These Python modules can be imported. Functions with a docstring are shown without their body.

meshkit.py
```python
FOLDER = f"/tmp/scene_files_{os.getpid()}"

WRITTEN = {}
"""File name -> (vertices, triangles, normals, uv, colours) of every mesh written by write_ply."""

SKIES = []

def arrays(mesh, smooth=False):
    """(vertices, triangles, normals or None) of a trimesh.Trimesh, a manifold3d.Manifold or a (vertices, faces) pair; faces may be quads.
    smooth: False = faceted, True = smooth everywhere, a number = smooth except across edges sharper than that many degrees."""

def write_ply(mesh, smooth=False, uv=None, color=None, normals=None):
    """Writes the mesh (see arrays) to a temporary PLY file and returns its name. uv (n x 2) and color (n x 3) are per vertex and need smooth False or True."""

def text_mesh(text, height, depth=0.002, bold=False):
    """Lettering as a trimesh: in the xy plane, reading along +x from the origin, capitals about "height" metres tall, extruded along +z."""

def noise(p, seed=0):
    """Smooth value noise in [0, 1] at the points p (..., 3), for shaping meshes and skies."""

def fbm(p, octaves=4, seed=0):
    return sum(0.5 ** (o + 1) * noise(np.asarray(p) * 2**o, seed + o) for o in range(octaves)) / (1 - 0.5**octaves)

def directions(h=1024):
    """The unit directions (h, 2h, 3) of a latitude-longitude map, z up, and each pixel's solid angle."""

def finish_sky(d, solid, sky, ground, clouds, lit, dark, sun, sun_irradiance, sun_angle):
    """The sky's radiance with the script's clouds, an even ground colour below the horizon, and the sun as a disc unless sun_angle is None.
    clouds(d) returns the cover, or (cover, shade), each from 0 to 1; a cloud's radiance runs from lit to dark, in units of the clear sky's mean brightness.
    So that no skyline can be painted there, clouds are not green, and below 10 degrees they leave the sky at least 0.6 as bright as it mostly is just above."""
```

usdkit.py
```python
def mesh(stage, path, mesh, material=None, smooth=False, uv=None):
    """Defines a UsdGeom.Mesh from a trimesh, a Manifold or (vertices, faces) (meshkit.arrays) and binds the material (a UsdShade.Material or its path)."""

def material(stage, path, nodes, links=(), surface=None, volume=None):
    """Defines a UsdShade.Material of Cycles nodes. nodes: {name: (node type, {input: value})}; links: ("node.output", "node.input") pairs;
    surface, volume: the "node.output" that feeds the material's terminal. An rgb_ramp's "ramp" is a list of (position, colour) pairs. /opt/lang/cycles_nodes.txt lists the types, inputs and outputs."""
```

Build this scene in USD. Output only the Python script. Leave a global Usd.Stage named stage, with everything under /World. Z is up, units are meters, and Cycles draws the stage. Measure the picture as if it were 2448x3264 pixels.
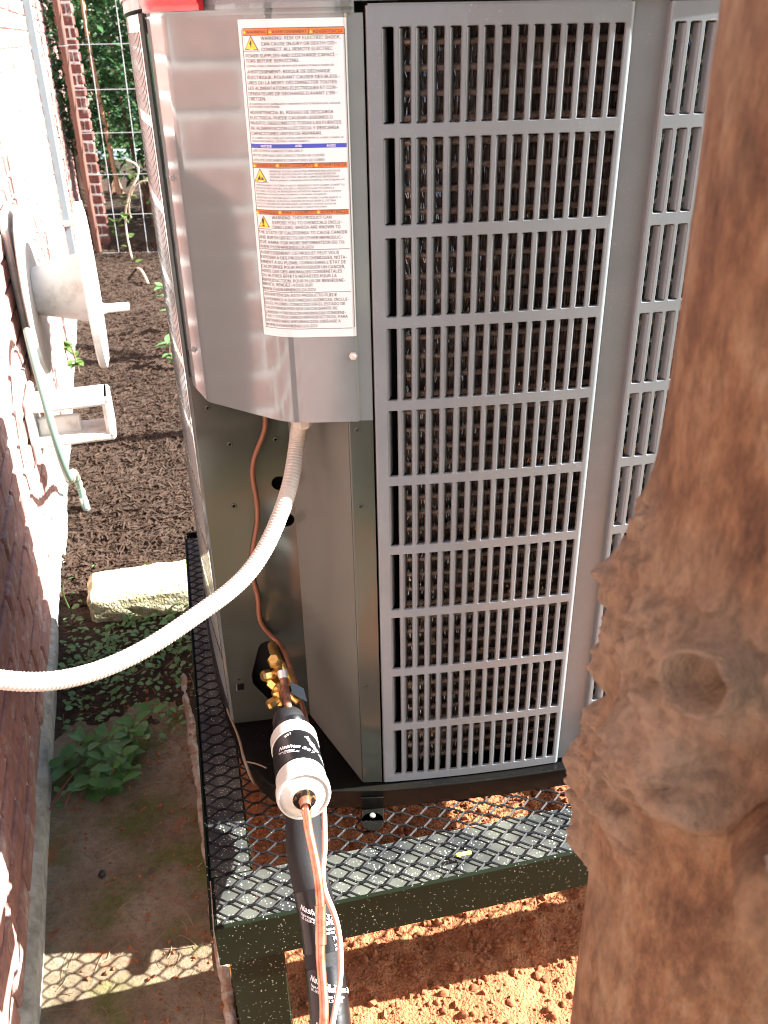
import math, random
import numpy as np, trimesh, usdkit, meshkit
import shapely.geometry as sg
import manifold3d as m3
from pxr import Usd, UsdGeom, UsdLux, UsdShade, Gf, Sdf

stage = Usd.Stage.CreateInMemory()
UsdGeom.SetStageUpAxis(stage, UsdGeom.Tokens.z)
UsdGeom.SetStageMetersPerUnit(stage, 1.0)
world = UsdGeom.Xform.Define(stage, '/World')
stage.SetDefaultPrim(world.GetPrim())
UsdGeom.Scope.Define(stage, '/World/Looks')
rnd = random.Random(7)
rng = np.random.default_rng(7)

# ------------------------------------------------------------------ camera
F = 2800.0; PITCH = 0.49941; ROLL = -0.01988
C = np.array([-0.00703, -0.92416, -0.0045])
def cam_rows():
    cp, sp = math.cos(PITCH), math.sin(PITCH)
    R = np.array([[1, 0, 0], [0, -sp, -cp], [0, cp, -sp]])
    cr, sr = math.cos(ROLL), math.sin(ROLL)
    return np.array([[cr, -sr, 0], [sr, cr, 0], [0, 0, 1]]) @ R
RC = cam_rows()
cam = UsdGeom.Camera.Define(stage, '/World/Camera')
M = np.eye(4); M[0, :3] = RC[0]; M[1, :3] = -RC[1]; M[2, :3] = -RC[2]; M[3, :3] = C
cam.AddTransformOp().Set(Gf.Matrix4d(*M.ravel().tolist()))
cam.CreateHorizontalApertureAttr(24.48); cam.CreateVerticalApertureAttr(32.64)
cam.CreateFocalLengthAttr(28.0); cam.CreateClippingRangeAttr(Gf.Vec2f(0.02, 300))
cam.CreateFStopAttr(13.0); cam.CreateFocusDistanceAttr(1.05)
cam.CreateExposureAttr(2.78)

# ------------------------------------------------------------------ sun and sky
SUN_AZ = math.radians(6.3); SUN_EL = math.radians(35.0)
S = np.array([math.cos(SUN_AZ) * math.cos(SUN_EL), math.sin(SUN_AZ) * math.cos(SUN_EL), math.sin(SUN_EL)])
dome = UsdLux.DomeLight.Define(stage, '/World/sky')
sky = usdkit.material(stage, '/World/Looks/sky', {
    's': ('sky_texture', {'sky_type': 'single_scattering', 'sun_disc': False, 'sun_elevation': SUN_EL, 'sun_rotation': math.atan2(S[0], S[1]), 'aerosol_density': 1.5}),
    'b': ('background_shader', {'strength': 0.07})}, [('s.color', 'b.color')], surface='b.background')
UsdShade.MaterialBindingAPI.Apply(dome.GetPrim()).Bind(sky)
sun = UsdLux.DistantLight.Define(stage, '/World/sun')
sun.CreateNormalizeAttr(True); sun.CreateIntensityAttr(1.25); sun.CreateAngleAttr(0.5); sun.CreateColorAttr(Gf.Vec3f(1.0, 0.985, 0.955))
zx = S; xx = np.cross([0, 0, 1], zx); xx /= np.linalg.norm(xx); yx = np.cross(zx, xx)
Ms = np.eye(4); Ms[0, :3] = xx; Ms[1, :3] = yx; Ms[2, :3] = zx
sun.AddTransformOp().Set(Gf.Matrix4d(*Ms.ravel().tolist()))

# ------------------------------------------------------------------ helpers
PX = 1.4756
def ray(x, y):
    return RC.T @ np.array([(x * PX - 1224) / F, (y * PX - 1632) / F, 1.0])
def at(x, y, t): return C + t * ray(x, y)
def on_z(x, y, z):
    d = ray(x, y); return C + d * ((z - C[2]) / d[2])
def on_y(x, y, Y):
    d = ray(x, y); return C + d * ((Y - C[1]) / d[1])
def on_plane(x, y, P, n):
    d = ray(x, y); return C + d * (((np.asarray(P) - C) @ n) / (d @ n))

used = {}
def numbered(parent, name):
    k = used.get((parent, name), 0); used[(parent, name)] = k + 1
    return f'{parent}/{name}' if k == 0 else f'{parent}/{name}_{k:03d}'
def meta(p, label=None, cat=None, group=None, kind=None):
    for k, v in (('label', label), ('category', cat), ('group', group), ('kind', kind)):
        if v: p.SetCustomDataByKey(k, v)
    return p
def thing(name, label, cat, loc=(0, 0, 0), group=None, kind=None):
    x = UsdGeom.Xform.Define(stage, numbered('/World', name))
    if any(loc): x.AddTranslateOp().Set(Gf.Vec3d(*map(float, loc)))
    return meta(x.GetPrim(), label, cat, group, kind)
def obj(name, mesh, mat, parent=None, smooth=False, label=None, cat=None, group=None, kind=None):
    pp = '/World' if parent is None else str(parent.GetPath())
    return meta(usdkit.mesh(stage, numbered(pp, name), mesh, mat, smooth).GetPrim(), label, cat, group, kind)

def cat_(ms):
    vs, fs, n = [], [], 0
    for m in ms:
        v, f = (m.vertices, m.faces) if hasattr(m, 'vertices') else (np.asarray(m[0], float), np.asarray(m[1], int))
        if f.shape[1] == 4: f = np.vstack([f[:, [0, 1, 2]], f[:, [0, 2, 3]]])
        vs.append(v); fs.append(f + n); n += len(v)
    return trimesh.Trimesh(np.vstack(vs), np.vstack(fs), process=False)
def box(x0, x1, y0, y1, z0, z1):
    m = trimesh.creation.box([x1 - x0, y1 - y0, z1 - z0]); m.apply_translation([(x0 + x1) / 2, (y0 + y1) / 2, (z0 + z1) / 2]); return m
def frame_box(o, ax, ay, az, dx, dy, dz, bev=0.0):
    """box with corner o and edge vectors ax*dx, ay*dy, az*dz, chamfered"""
    o, ax, ay, az = (np.asarray(v, float) for v in (o, ax, ay, az))
    if bev > 0:
        q = m3.Manifold.batch_hull([m3.Manifold.cube([dx - 2 * bev, dy - 2 * bev, dz]).translate([bev, bev, 0]),
                                    m3.Manifold.cube([dx - 2 * bev, dy, dz - 2 * bev]).translate([bev, 0, bev]),
                                    m3.Manifold.cube([dx, dy - 2 * bev, dz - 2 * bev]).translate([0, bev, bev])])
        mm = q.to_mesh(); v, f = np.array(mm.vert_properties[:, :3]), np.array(mm.tri_verts)
    else:
        b = trimesh.creation.box([1, 1, 1]); v = (b.vertices + .5) * [dx, dy, dz]; f = b.faces
    return trimesh.Trimesh(o + v[:, :1] * ax + v[:, 1:2] * ay + v[:, 2:3] * az, f, process=False)
def spline(pts, n=60):
    from scipy.interpolate import CubicSpline
    p = np.asarray(pts, float); t = np.r_[0, np.cumsum(np.linalg.norm(np.diff(p, axis=0), axis=1))]
    return CubicSpline(t, p)(np.linspace(0, t[-1], n))
def tube(path, r, n=12, caps=True):
    p = np.asarray(path, float); N = len(p); r = np.broadcast_to(np.asarray(r, float), (N,))
    T = np.gradient(p, axis=0); T /= np.linalg.norm(T, axis=1)[:, None]
    a = np.array([0, 0, 1.0]) if abs(T[0][2]) < .9 else np.array([1.0, 0, 0])
    U = np.zeros_like(p); u = a - T[0] * (a @ T[0]); U[0] = u / np.linalg.norm(u)
    for i in range(1, N):
        u = U[i - 1] - T[i] * (U[i - 1] @ T[i]); U[i] = u / np.linalg.norm(u)
    V = np.cross(T, U); th = np.linspace(0, 2 * np.pi, n, endpoint=False)
    v = (p[:, None] + r[:, None, None] * (np.cos(th)[None, :, None] * U[:, None] + np.sin(th)[None, :, None] * V[:, None])).reshape(-1, 3)
    i, j = np.meshgrid(np.arange(N - 1), np.arange(n), indexing='ij'); jn = (j + 1) % n
    f = np.stack([i * n + j, i * n + jn, (i + 1) * n + jn, (i + 1) * n + j], -1).reshape(-1, 4)
    f = np.vstack([f[:, [0, 1, 2]], f[:, [0, 2, 3]]])
    if caps:
        v = np.vstack([v, p[:1], p[-1:]]); k = np.arange(n); kn = (k + 1) % n
        f = np.vstack([f, np.stack([np.full(n, N * n), kn, k], 1), np.stack([np.full(n, N * n + 1), (N - 1) * n + k, (N - 1) * n + kn], 1)])
    return trimesh.Trimesh(v, f, process=False)
def lathe(o, axis, prof, n=28):
    """prof: (distance along axis, radius) pairs"""
    axis = np.asarray(axis, float); axis = axis / np.linalg.norm(axis)
    a = np.array([0, 0, 1.0]) if abs(axis[2]) < .9 else np.array([1.0, 0, 0])
    u = np.cross(a, axis); u /= np.linalg.norm(u); w = np.cross(axis, u)
    prof = np.asarray(prof, float); N = len(prof); th = np.linspace(0, 2 * np.pi, n, endpoint=False)
    v = (np.asarray(o) + prof[:, 0][:, None, None] * axis + prof[:, 1][:, None, None] * (np.cos(th)[None, :, None] * u + np.sin(th)[None, :, None] * w)).reshape(-1, 3)
    i, j = np.meshgrid(np.arange(N - 1), np.arange(n), indexing='ij'); jn = (j + 1) % n
    f = np.stack([i * n + j, (i * n + jn), (i + 1) * n + jn, (i + 1) * n + j], -1).reshape(-1, 4)
    return trimesh.Trimesh(v, np.vstack([f[:, [0, 1, 2]], f[:, [0, 2, 3]]]), process=False)
def prism(poly, z0, z1):
    m = trimesh.creation.extrude_polygon(poly, z1 - z0, engine='earcut'); m.apply_translation([0, 0, z0]); return m
def fillet(pts, rad, n=7):
    out = [np.asarray(pts[0], float)]
    for i in range(1, len(pts) - 1):
        p, a, b = (np.asarray(q, float) for q in (pts[i], pts[i - 1], pts[i + 1])); r = rad[i - 1]
        da, db = (a - p), (b - p); la, lb = np.linalg.norm(da), np.linalg.norm(db)
        t = min(r, la * .48, lb * .48); s, e = p + da / la * t, p + db / lb * t
        for k in np.linspace(0, 1, n): out.append((1 - k) ** 2 * s + 2 * k * (1 - k) * p + k * k * e)
    out.append(np.asarray(pts[-1], float)); return np.array(out)
def normals2(path):
    T = np.gradient(path, axis=0); T /= np.linalg.norm(T, axis=1)[:, None]
    return np.stack([T[:, 1], -T[:, 0]], 1)          # right of the travel direction
def sheet(path, z0, z1, th=0.0012, back=True):
    """vertical sheet along a plan path; its outside is right of the travel direction"""
    p = np.asarray(path, float); nn = normals2(p); q = p - nn * th; N = len(p)
    v = np.vstack([np.c_[p, np.full(N, z0)], np.c_[p, np.full(N, z1)], np.c_[q, np.full(N, z0)], np.c_[q, np.full(N, z1)]])
    i = np.arange(N - 1); A, B, Cc, Dd = 0, N, 2 * N, 3 * N
    f = [np.stack([A + i, A + i + 1, B + i + 1, B + i], 1), np.stack([Cc + i + 1, Cc + i, Dd + i, Dd + i + 1], 1),
         np.stack([B + i, B + i + 1, Dd + i + 1, Dd + i], 1), np.stack([A + i + 1, A + i, Cc + i, Cc + i + 1], 1),
         np.array([[A, B, Dd, Cc], [A + N - 1, Cc + N - 1, Dd + N - 1, B + N - 1]])]
    return (v, np.vstack(f))
def fbm(p, o=4, seed=0): return meshkit.fbm(p, o, seed)

# ------------------------------------------------------------------ materials
def mat(name, base, rough=.5, metal=0., spec=.5, noise=None, bump=None, coat=0., extra=None):
    """noise: (scale, colour2, lo, hi[, stretch]) ; bump: (scale, strength, distance[, stretch])"""
    nodes = {'p': ('principled_bsdf', dict({'base_color': base, 'roughness': rough, 'metallic': metal, 'specular_ior_level': spec, 'coat_weight': coat, 'coat_roughness': .06}, **(extra or {}))),
             'g': ('geometry', {})}
    links = []
    if noise:
        sc, c2, lo, hi = noise[:4]; st = noise[4] if len(noise) > 4 else (1, 1, 1)
        nodes['m'] = ('mapping', {'scale': st}); nodes['n'] = ('noise_texture', {'scale': sc, 'detail': 5.0, 'roughness': .6})
        nodes['r'] = ('rgb_ramp', {'ramp': [(0, base), (lo, base), (hi, c2), (1, c2)]})
        links += [('g.position', 'm.vector'), ('m.vector', 'n.vector'), ('n.fac', 'r.fac'), ('r.color', 'p.base_color')]
    if bump:
        sc, stg, ds = bump[:3]; st = bump[3] if len(bump) > 3 else (1, 1, 1)
        nodes['bm'] = ('mapping', {'scale': st}); nodes['bn'] = ('noise_texture', {'scale': sc, 'detail': 4.0}); nodes['b'] = ('bump', {'strength': stg, 'distance': ds})
        links += [('g.position', 'bm.vector'), ('bm.vector', 'bn.vector'), ('bn.fac', 'b.height'), ('b.normal', 'p.normal')]
    return usdkit.material(stage, f'/World/Looks/{name}', nodes, links, surface='p.BSDF')
def mat_island(name, ramp, rough=.7, scale=40, amt=.5, bump=None):
    nodes = {'g': ('geometry', {}), 'r': ('rgb_ramp', {'ramp': ramp}), 'n': ('noise_texture', {'scale': scale, 'detail': 4.0}),
             'rr': ('rgb_ramp', {'ramp': [(0.25, (1 - amt,) * 3), (0.75, (1 + 0.0,) * 3)]}),
             'x': ('mix', {'mix_type': 'multiply', 'fac': 1.0}), 'p': ('principled_bsdf', {'roughness': rough, 'specular_ior_level': .3})}
    links = [('g.random_per_island', 'r.fac'), ('g.position', 'n.vector'), ('n.fac', 'rr.fac'), ('r.color', 'x.color1'), ('rr.color', 'x.color2'), ('x.color', 'p.base_color')]
    if bump:
        nodes['b'] = ('bump', {'strength': bump[0], 'distance': bump[1]}); links += [('n.fac', 'b.height'), ('b.normal', 'p.normal')]
    return usdkit.material(stage, f'/World/Looks/{name}', nodes, links, surface='p.BSDF')
def mat_leaf(name, ramp, rough=.45, trans=.35):
    return usdkit.material(stage, f'/World/Looks/{name}', {
        'g': ('geometry', {}), 'r': ('rgb_ramp', {'ramp': ramp}), 'n': ('noise_texture', {'scale': 60.0}), 'rr': ('rgb_ramp', {'ramp': [(.3, (.75,) * 3), (.7, (1.0,) * 3)]}),
        'x': ('mix', {'mix_type': 'multiply', 'fac': 1.0}), 'p': ('principled_bsdf', {'roughness': rough}), 't': ('translucent_bsdf', {}), 'm': ('mix_closure', {'fac': trans})},
        [('g.random_per_island', 'r.fac'), ('g.position', 'n.vector'), ('n.fac', 'rr.fac'), ('r.color', 'x.color1'), ('rr.color', 'x.color2'), ('x.color', 'p.base_color'), ('x.color', 't.color'), ('p.BSDF', 'm.closure1'), ('t.BSDF', 'm.closure2')], surface='m.closure')
def mat_speck(name, base, speck, rough, cell=900., thr=.12, dust=None, spec=.3):
    """dark coated metal with pale specks of dust"""
    nodes = {'g': ('geometry', {}), 'v': ('voronoi_texture', {'scale': cell}), 'r': ('rgb_ramp', {'ramp': [(0, (1,) * 3), (thr, (1,) * 3), (thr + .06, (0,) * 3), (1, (0,) * 3)]}),
             'n': ('noise_texture', {'scale': 25.0, 'detail': 6.0, 'roughness': .7}), 'nr': ('rgb_ramp', {'ramp': [(.40, (0,) * 3), (.52, (1,) * 3)]}),
             'w': ('mix', {'mix_type': 'multiply', 'fac': 1.0}), 'm': ('mix', {'color1': base, 'color2': speck}), 'd': ('mix', {'color1': base, 'color2': dust or base}),
             'n2': ('noise_texture', {'scale': 9.0, 'detail': 6.0}), 'd2': ('rgb_ramp', {'ramp': [(.4, (0,) * 3), (.7, (1,) * 3)]}),
             'p': ('principled_bsdf', {'roughness': rough, 'specular_ior_level': spec})}
    links = [('g.position', 'v.vector'), ('g.position', 'n.vector'), ('g.position', 'n2.vector'), ('v.distance', 'r.fac'), ('n.fac', 'nr.fac'), ('r.color', 'w.color1'), ('nr.color', 'w.color2'),
             ('n2.fac', 'd2.fac'), ('d2.color', 'd.fac'), ('d.color', 'm.color1'), ('w.color', 'm.fac'), ('m.color', 'p.base_color')]
    return usdkit.material(stage, f'/World/Looks/{name}', nodes, links, surface='p.BSDF')

PAINT = usdkit.material(stage, '/World/Looks/grey_paint', {
    'g': ('geometry', {}), 'n': ('noise_texture', {'scale': 14.0, 'detail': 5.0}), 'r': ('rgb_ramp', {'ramp': [(.4, (.158, .178, .192)), (.75, (.143, .160, .173))]}),
    'v': ('noise_texture', {'scale': 330.0, 'detail': 3.0, 'roughness': .7}), 'rv': ('rgb_ramp', {'ramp': [(.60, (0,) * 3), (.72, (1,) * 3)]}), 'd': ('noise_texture', {'scale': 16.0, 'detail': 4.0}), 'rd': ('rgb_ramp', {'ramp': [(.45, (.02,) * 3), (.68, (.5,) * 3)]}),
    'w': ('mix', {'mix_type': 'multiply', 'fac': 1.0}), 'm': ('mix', {'color2': (.42, .40, .36)}), 'ro': ('rgb_ramp', {'ramp': [(.35, (.22,) * 3), (.7, (.36,) * 3)]}), 'b': ('bump', {'strength': .05, 'distance': .0005}), 'p': ('principled_bsdf', {})},
    [('g.position', 'n.vector'), ('g.position', 'v.vector'), ('g.position', 'd.vector'), ('n.fac', 'r.fac'), ('v.fac', 'rv.fac'), ('d.fac', 'rd.fac'), ('rv.color', 'w.color1'), ('rd.color', 'w.color2'), ('w.color', 'm.fac'), ('r.color', 'm.color1'), ('m.color', 'p.base_color'),
     ('d.fac', 'ro.fac'), ('ro.color', 'p.roughness'), ('v.fac', 'b.height'), ('b.normal', 'p.normal')], surface='p.BSDF')
PAINT_GLOSS = mat('grey_gloss_paint', (.142, .164, .168), rough=.10, spec=.8, bump=(420., .03, .0005), coat=.25)
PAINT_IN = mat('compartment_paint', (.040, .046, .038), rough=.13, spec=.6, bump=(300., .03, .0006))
PAINT_SIDE_LIT = mat('compartment_side_bounce', (.135, .14, .122), rough=.15, spec=.6, bump=(300., .03, .0006))  # lighter than the compartment paint: bounce from the sunlit wall put into colour
BLACK = mat('black_hole', (.006, .006, .007), rough=.8)
PAN = mat_speck('black_plastic', (.004, .004, .004), (.3, .28, .24), .35, cell=330., thr=.05, dust=(.007, .0065, .005), spec=.12)
FRAME = mat_speck('black_powder_coat', (.0065, .0105, .0055), (.70, .70, .62), .55, cell=200., thr=.10, dust=(.006, .009, .004), spec=.08)
MESHM = mat_speck('black_mesh_coat', (.007, .0075, .010), (.5, .5, .46), .5, cell=330., thr=.06, dust=(.014, .015, .015), spec=.2)
FLANGE = mat_speck('dusty_flange', (.025, .028, .028), (.45, .43, .34), .5, cell=240., thr=.20, dust=(.10, .105, .085))
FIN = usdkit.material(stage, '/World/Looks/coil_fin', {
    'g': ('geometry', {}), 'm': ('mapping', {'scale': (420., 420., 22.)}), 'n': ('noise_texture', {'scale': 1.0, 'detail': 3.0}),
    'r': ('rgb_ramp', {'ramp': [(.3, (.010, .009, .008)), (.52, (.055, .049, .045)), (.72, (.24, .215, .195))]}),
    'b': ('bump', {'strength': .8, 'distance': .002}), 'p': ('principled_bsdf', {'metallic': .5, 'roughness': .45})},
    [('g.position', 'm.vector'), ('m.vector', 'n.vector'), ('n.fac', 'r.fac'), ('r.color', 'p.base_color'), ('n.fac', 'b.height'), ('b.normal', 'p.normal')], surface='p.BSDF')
TUBE = mat('coil_tube', (.30, .255, .22), rough=.42, metal=.5, noise=(300., (.12, .10, .085), .4, .65))
SPINE = mat('spine_fin', (.34, .31, .29), rough=.18, metal=1.0)
WHITE = mat('white_enamel', (.50, .52, .48), rough=.25, coat=.3, noise=(60., (.46, .47, .41), .45, .75))
LABEL = mat('label_paper', (.58, .64, .66), rough=.28)
INK = mat('ink_black', (.025, .025, .03), rough=.35)
ORANGE = mat('ink_orange', (.62, .17, .04), rough=.35)
BLUE = mat('ink_blue', (.035, .06, .40), rough=.35)
YELLOW = mat('ink_yellow', (.85, .55, .04), rough=.35)
WINK = mat('ink_white', (.75, .76, .80), rough=.4)
RED = mat('red_plastic', (.62, .018, .025), rough=.22, coat=.4)
BRASS = mat('brass', (.78, .52, .17), rough=.3, metal=1.0, noise=(60., (.55, .36, .12), .4, .7))
COPPER = mat('copper', (.62, .30, .20), rough=.33, metal=.9, noise=(55., (.34, .15, .09), .42, .66))
COPPER_OLD = mat('scorched_copper', (.20, .10, .07), rough=.5, metal=.7, noise=(120., (.5, .26, .17), .45, .7))
CABLE = mat('brown_cable', (.22, .085, .045), rough=.45)
CABLE2 = mat('tan_pink_cable', (.52, .30, .22), rough=.4, noise=(40., (.42, .22, .16), .4, .7))
SOLDER = mat('silver_solder', (.75, .74, .72), rough=.4, metal=.6)
FOAM = mat('black_foam', (.010, .010, .011), rough=.7, spec=.3, bump=(260., .35, .001))
TAPE = mat('black_tape', (.007, .007, .008), rough=.3, spec=.35, bump=(150., .2, .001))
SCORCH = mat('scorch', (.012, .008, .006), rough=.9, spec=.1, noise=(140., (.22, .14, .06), .52, .72))
CONDUIT = mat('whip_conduit', (.42, .395, .35), rough=.5, noise=(90., (.35, .315, .265), .5, .8), bump=(260., .5, .001, (1, 1, .35)))
STEEL = mat('zinc_steel', (.5, .5, .48), rough=.4, metal=.8)
REELW = mat('white_resin', (.52, .51, .49), rough=.4, noise=(24., (.36, .34, .29), .5, .72))
WOODPOST = mat('rust_post', (.13, .055, .036), rough=.7, noise=(30., (.07, .03, .02), .4, .7, (1, 1, .2)))
WIRE = mat('galvanised_wire', (.36, .39, .40), rough=.45, metal=.35)
HOSE = mat('pale_green_hose', (.13, .22, .175), rough=.4)
MORTAR = mat('mortar', (.62, .60, .57), rough=.95, noise=(45., (.36, .34, .31), .4, .7), bump=(160., .8, .004))
CRUST = mat('edge_crust', (.42, .38, .32), rough=.95, noise=(45., (.28, .17, .10), .42, .6), bump=(150., .9, .004))
FOOT = mat('parged_foot', (.36, .35, .32), rough=.95, noise=(35., (.18, .17, .14), .4, .7), bump=(120., .8, .005))
BOARDW = mat('white_board', (.74, .75, .76), rough=.5)
BLOCKM = mat('pale_block', (.58, .54, .36), rough=.95, noise=(38., (.34, .30, .13), .42, .66), bump=(150., 1., .008))
SLABM = usdkit.material(stage, '/World/Looks/old_concrete', {
    'g': ('geometry', {}), 'n': ('noise_texture', {'scale': 7.0, 'detail': 8.0, 'roughness': .68}), 'r': ('rgb_ramp', {'ramp': [(.3, (.14, .10, .06)), (.48, (.27, .205, .13)), (.62, (.36, .29, .20)), (.8, (.46, .39, .29))]}),
    'n2': ('noise_texture', {'scale': 11.0, 'detail': 4.0}), 'r2': ('rgb_ramp', {'ramp': [(.49, (0,) * 3), (.64, (1,) * 3)]}), 'm2': ('mix', {'color2': (.17, .175, .055)}),
    'n3': ('noise_texture', {'scale': 13.0, 'detail': 6.0, 'roughness': .7}), 'r3': ('rgb_ramp', {'ramp': [(.565, (0,) * 3), (.64, (.9,) * 3)]}), 'm3': ('mix', {'color2': (.36, .15, .075)}), 'mp': ('mapping', {'location': (3.3, 1.7, .2)}),
    'v': ('noise_texture', {'scale': 85.0, 'detail': 8.0, 'roughness': .8}), 'rv': ('rgb_ramp', {'ramp': [(.30, (.35,) * 3), (.44, (.85,) * 3), (.62, (1.15,) * 3)]}), 'mv': ('mix', {'mix_type': 'multiply', 'fac': .9}),
    'nb': ('noise_texture', {'scale': 120.0, 'detail': 8.0, 'roughness': .78}), 'b': ('bump', {'strength': 1.0, 'distance': .009}), 'p': ('principled_bsdf', {'roughness': .93, 'specular_ior_level': .25})},
    [('g.position', 'n.vector'), ('g.position', 'n2.vector'), ('g.position', 'mp.vector'), ('mp.vector', 'n3.vector'), ('g.position', 'v.vector'), ('g.position', 'nb.vector'), ('n.fac', 'r.fac'), ('n2.fac', 'r2.fac'), ('n3.fac', 'r3.fac'),
     ('r.color', 'm2.color1'), ('r2.color', 'm2.fac'), ('m2.color', 'm3.color1'), ('r3.color', 'm3.fac'), ('v.fac', 'rv.fac'), ('m3.color', 'mv.color1'), ('rv.color', 'mv.color2'), ('mv.color', 'p.base_color'), ('nb.fac', 'b.height'), ('b.normal', 'p.normal')], surface='p.BSDF')
CLAY = mat('red_clay', (.42, .175, .075), rough=.95, spec=.2, noise=(30., (.27, .10, .045), .35, .68), bump=(230., 1., .008))
CLOD = mat_island('clay_clods', [(0, (.28, .105, .045)), (.5, (.40, .165, .07)), (.9, (.46, .22, .11)), (1, (.52, .40, .27))], .95, 200., .3, (.6, .002))
SOIL = mat('dark_soil', (.055, .035, .023), rough=.95, spec=.2, noise=(35., (.025, .017, .012), .35, .7), bump=(90., 1., .01))
CHIP = mat_island('mulch_chips', [(0, (.045, .024, .013)), (.3, (.14, .08, .046)), (.65, (.27, .17, .105)), (.9, (.45, .32, .22)), (1, (.60, .49, .37))], .85, 70., .45)
LAWN = mat('lawn_ground', (.06, .09, .025), rough=.95, noise=(8., (.10, .075, .04), .4, .7))
BRICKM = usdkit.material(stage, '/World/Looks/red_brick', {
    'g': ('geometry', {}), 'i': ('geometry', {}), 'r': ('rgb_ramp', {'ramp': [(0, (.32, .17, .145)), (.5, (.37, .215, .185)), (.8, (.32, .19, .17)), (1, (.21, .135, .12))]}),
    'n': ('noise_texture', {'scale': 40.0, 'detail': 6.0, 'roughness': .7}), 'rn': ('rgb_ramp', {'ramp': [(.3, (.5,) * 3), (.62, (1.1,) * 3)]}), 'x': ('mix', {'mix_type': 'multiply', 'fac': .8}),
    'n2': ('noise_texture', {'scale': 14.0, 'detail': 7.0, 'roughness': .75}), 'r2': ('rgb_ramp', {'ramp': [(.53, (0,) * 3), (.70, (.6,) * 3)]}), 'm': ('mix', {'color2': (.58, .55, .51)}),
    'b': ('bump', {'strength': .8, 'distance': .004}), 'p': ('principled_bsdf', {'roughness': .92, 'specular_ior_level': .25})},
    [('g.random_per_island', 'r.fac'), ('g.position', 'n.vector'), ('g.position', 'n2.vector'), ('n.fac', 'rn.fac'), ('r.color', 'x.color1'), ('rn.color', 'x.color2'), ('n2.fac', 'r2.fac'), ('x.color', 'm.color1'), ('r2.color', 'm.fac'), ('m.color', 'p.base_color'), ('n.fac', 'b.height'), ('b.normal', 'p.normal')], surface='p.BSDF')
BRICK_SHADED = usdkit.material(stage, '/World/Looks/shaded_red_brick', {  # darker copy of the red brick; the pier's shade is put into its colour
    'g': ('geometry', {}), 'i': ('geometry', {}), 'r': ('rgb_ramp', {'ramp': [(0, (.12, .045, .036)), (.5, (.16, .065, .052)), (.8, (.10, .045, .04)), (1, (.07, .035, .03))]}),
    'n': ('noise_texture', {'scale': 40.0, 'detail': 6.0, 'roughness': .7}), 'rn': ('rgb_ramp', {'ramp': [(.3, (.5,) * 3), (.62, (1.1,) * 3)]}), 'x': ('mix', {'mix_type': 'multiply', 'fac': .8}),
    'n2': ('noise_texture', {'scale': 14.0, 'detail': 7.0, 'roughness': .75}), 'r2': ('rgb_ramp', {'ramp': [(.53, (0,) * 3), (.70, (.4,) * 3)]}), 'm': ('mix', {'color2': (.58, .55, .51)}),
    'b': ('bump', {'strength': .8, 'distance': .004}), 'p': ('principled_bsdf', {'roughness': .92, 'specular_ior_level': .25})},
    [('g.random_per_island', 'r.fac'), ('g.position', 'n.vector'), ('g.position', 'n2.vector'), ('n.fac', 'rn.fac'), ('r.color', 'x.color1'), ('rn.color', 'x.color2'), ('n2.fac', 'r2.fac'), ('x.color', 'm.color1'), ('r2.color', 'm.fac'), ('m.color', 'p.base_color'), ('n.fac', 'b.height'), ('b.normal', 'p.normal')], surface='p.BSDF')
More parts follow.
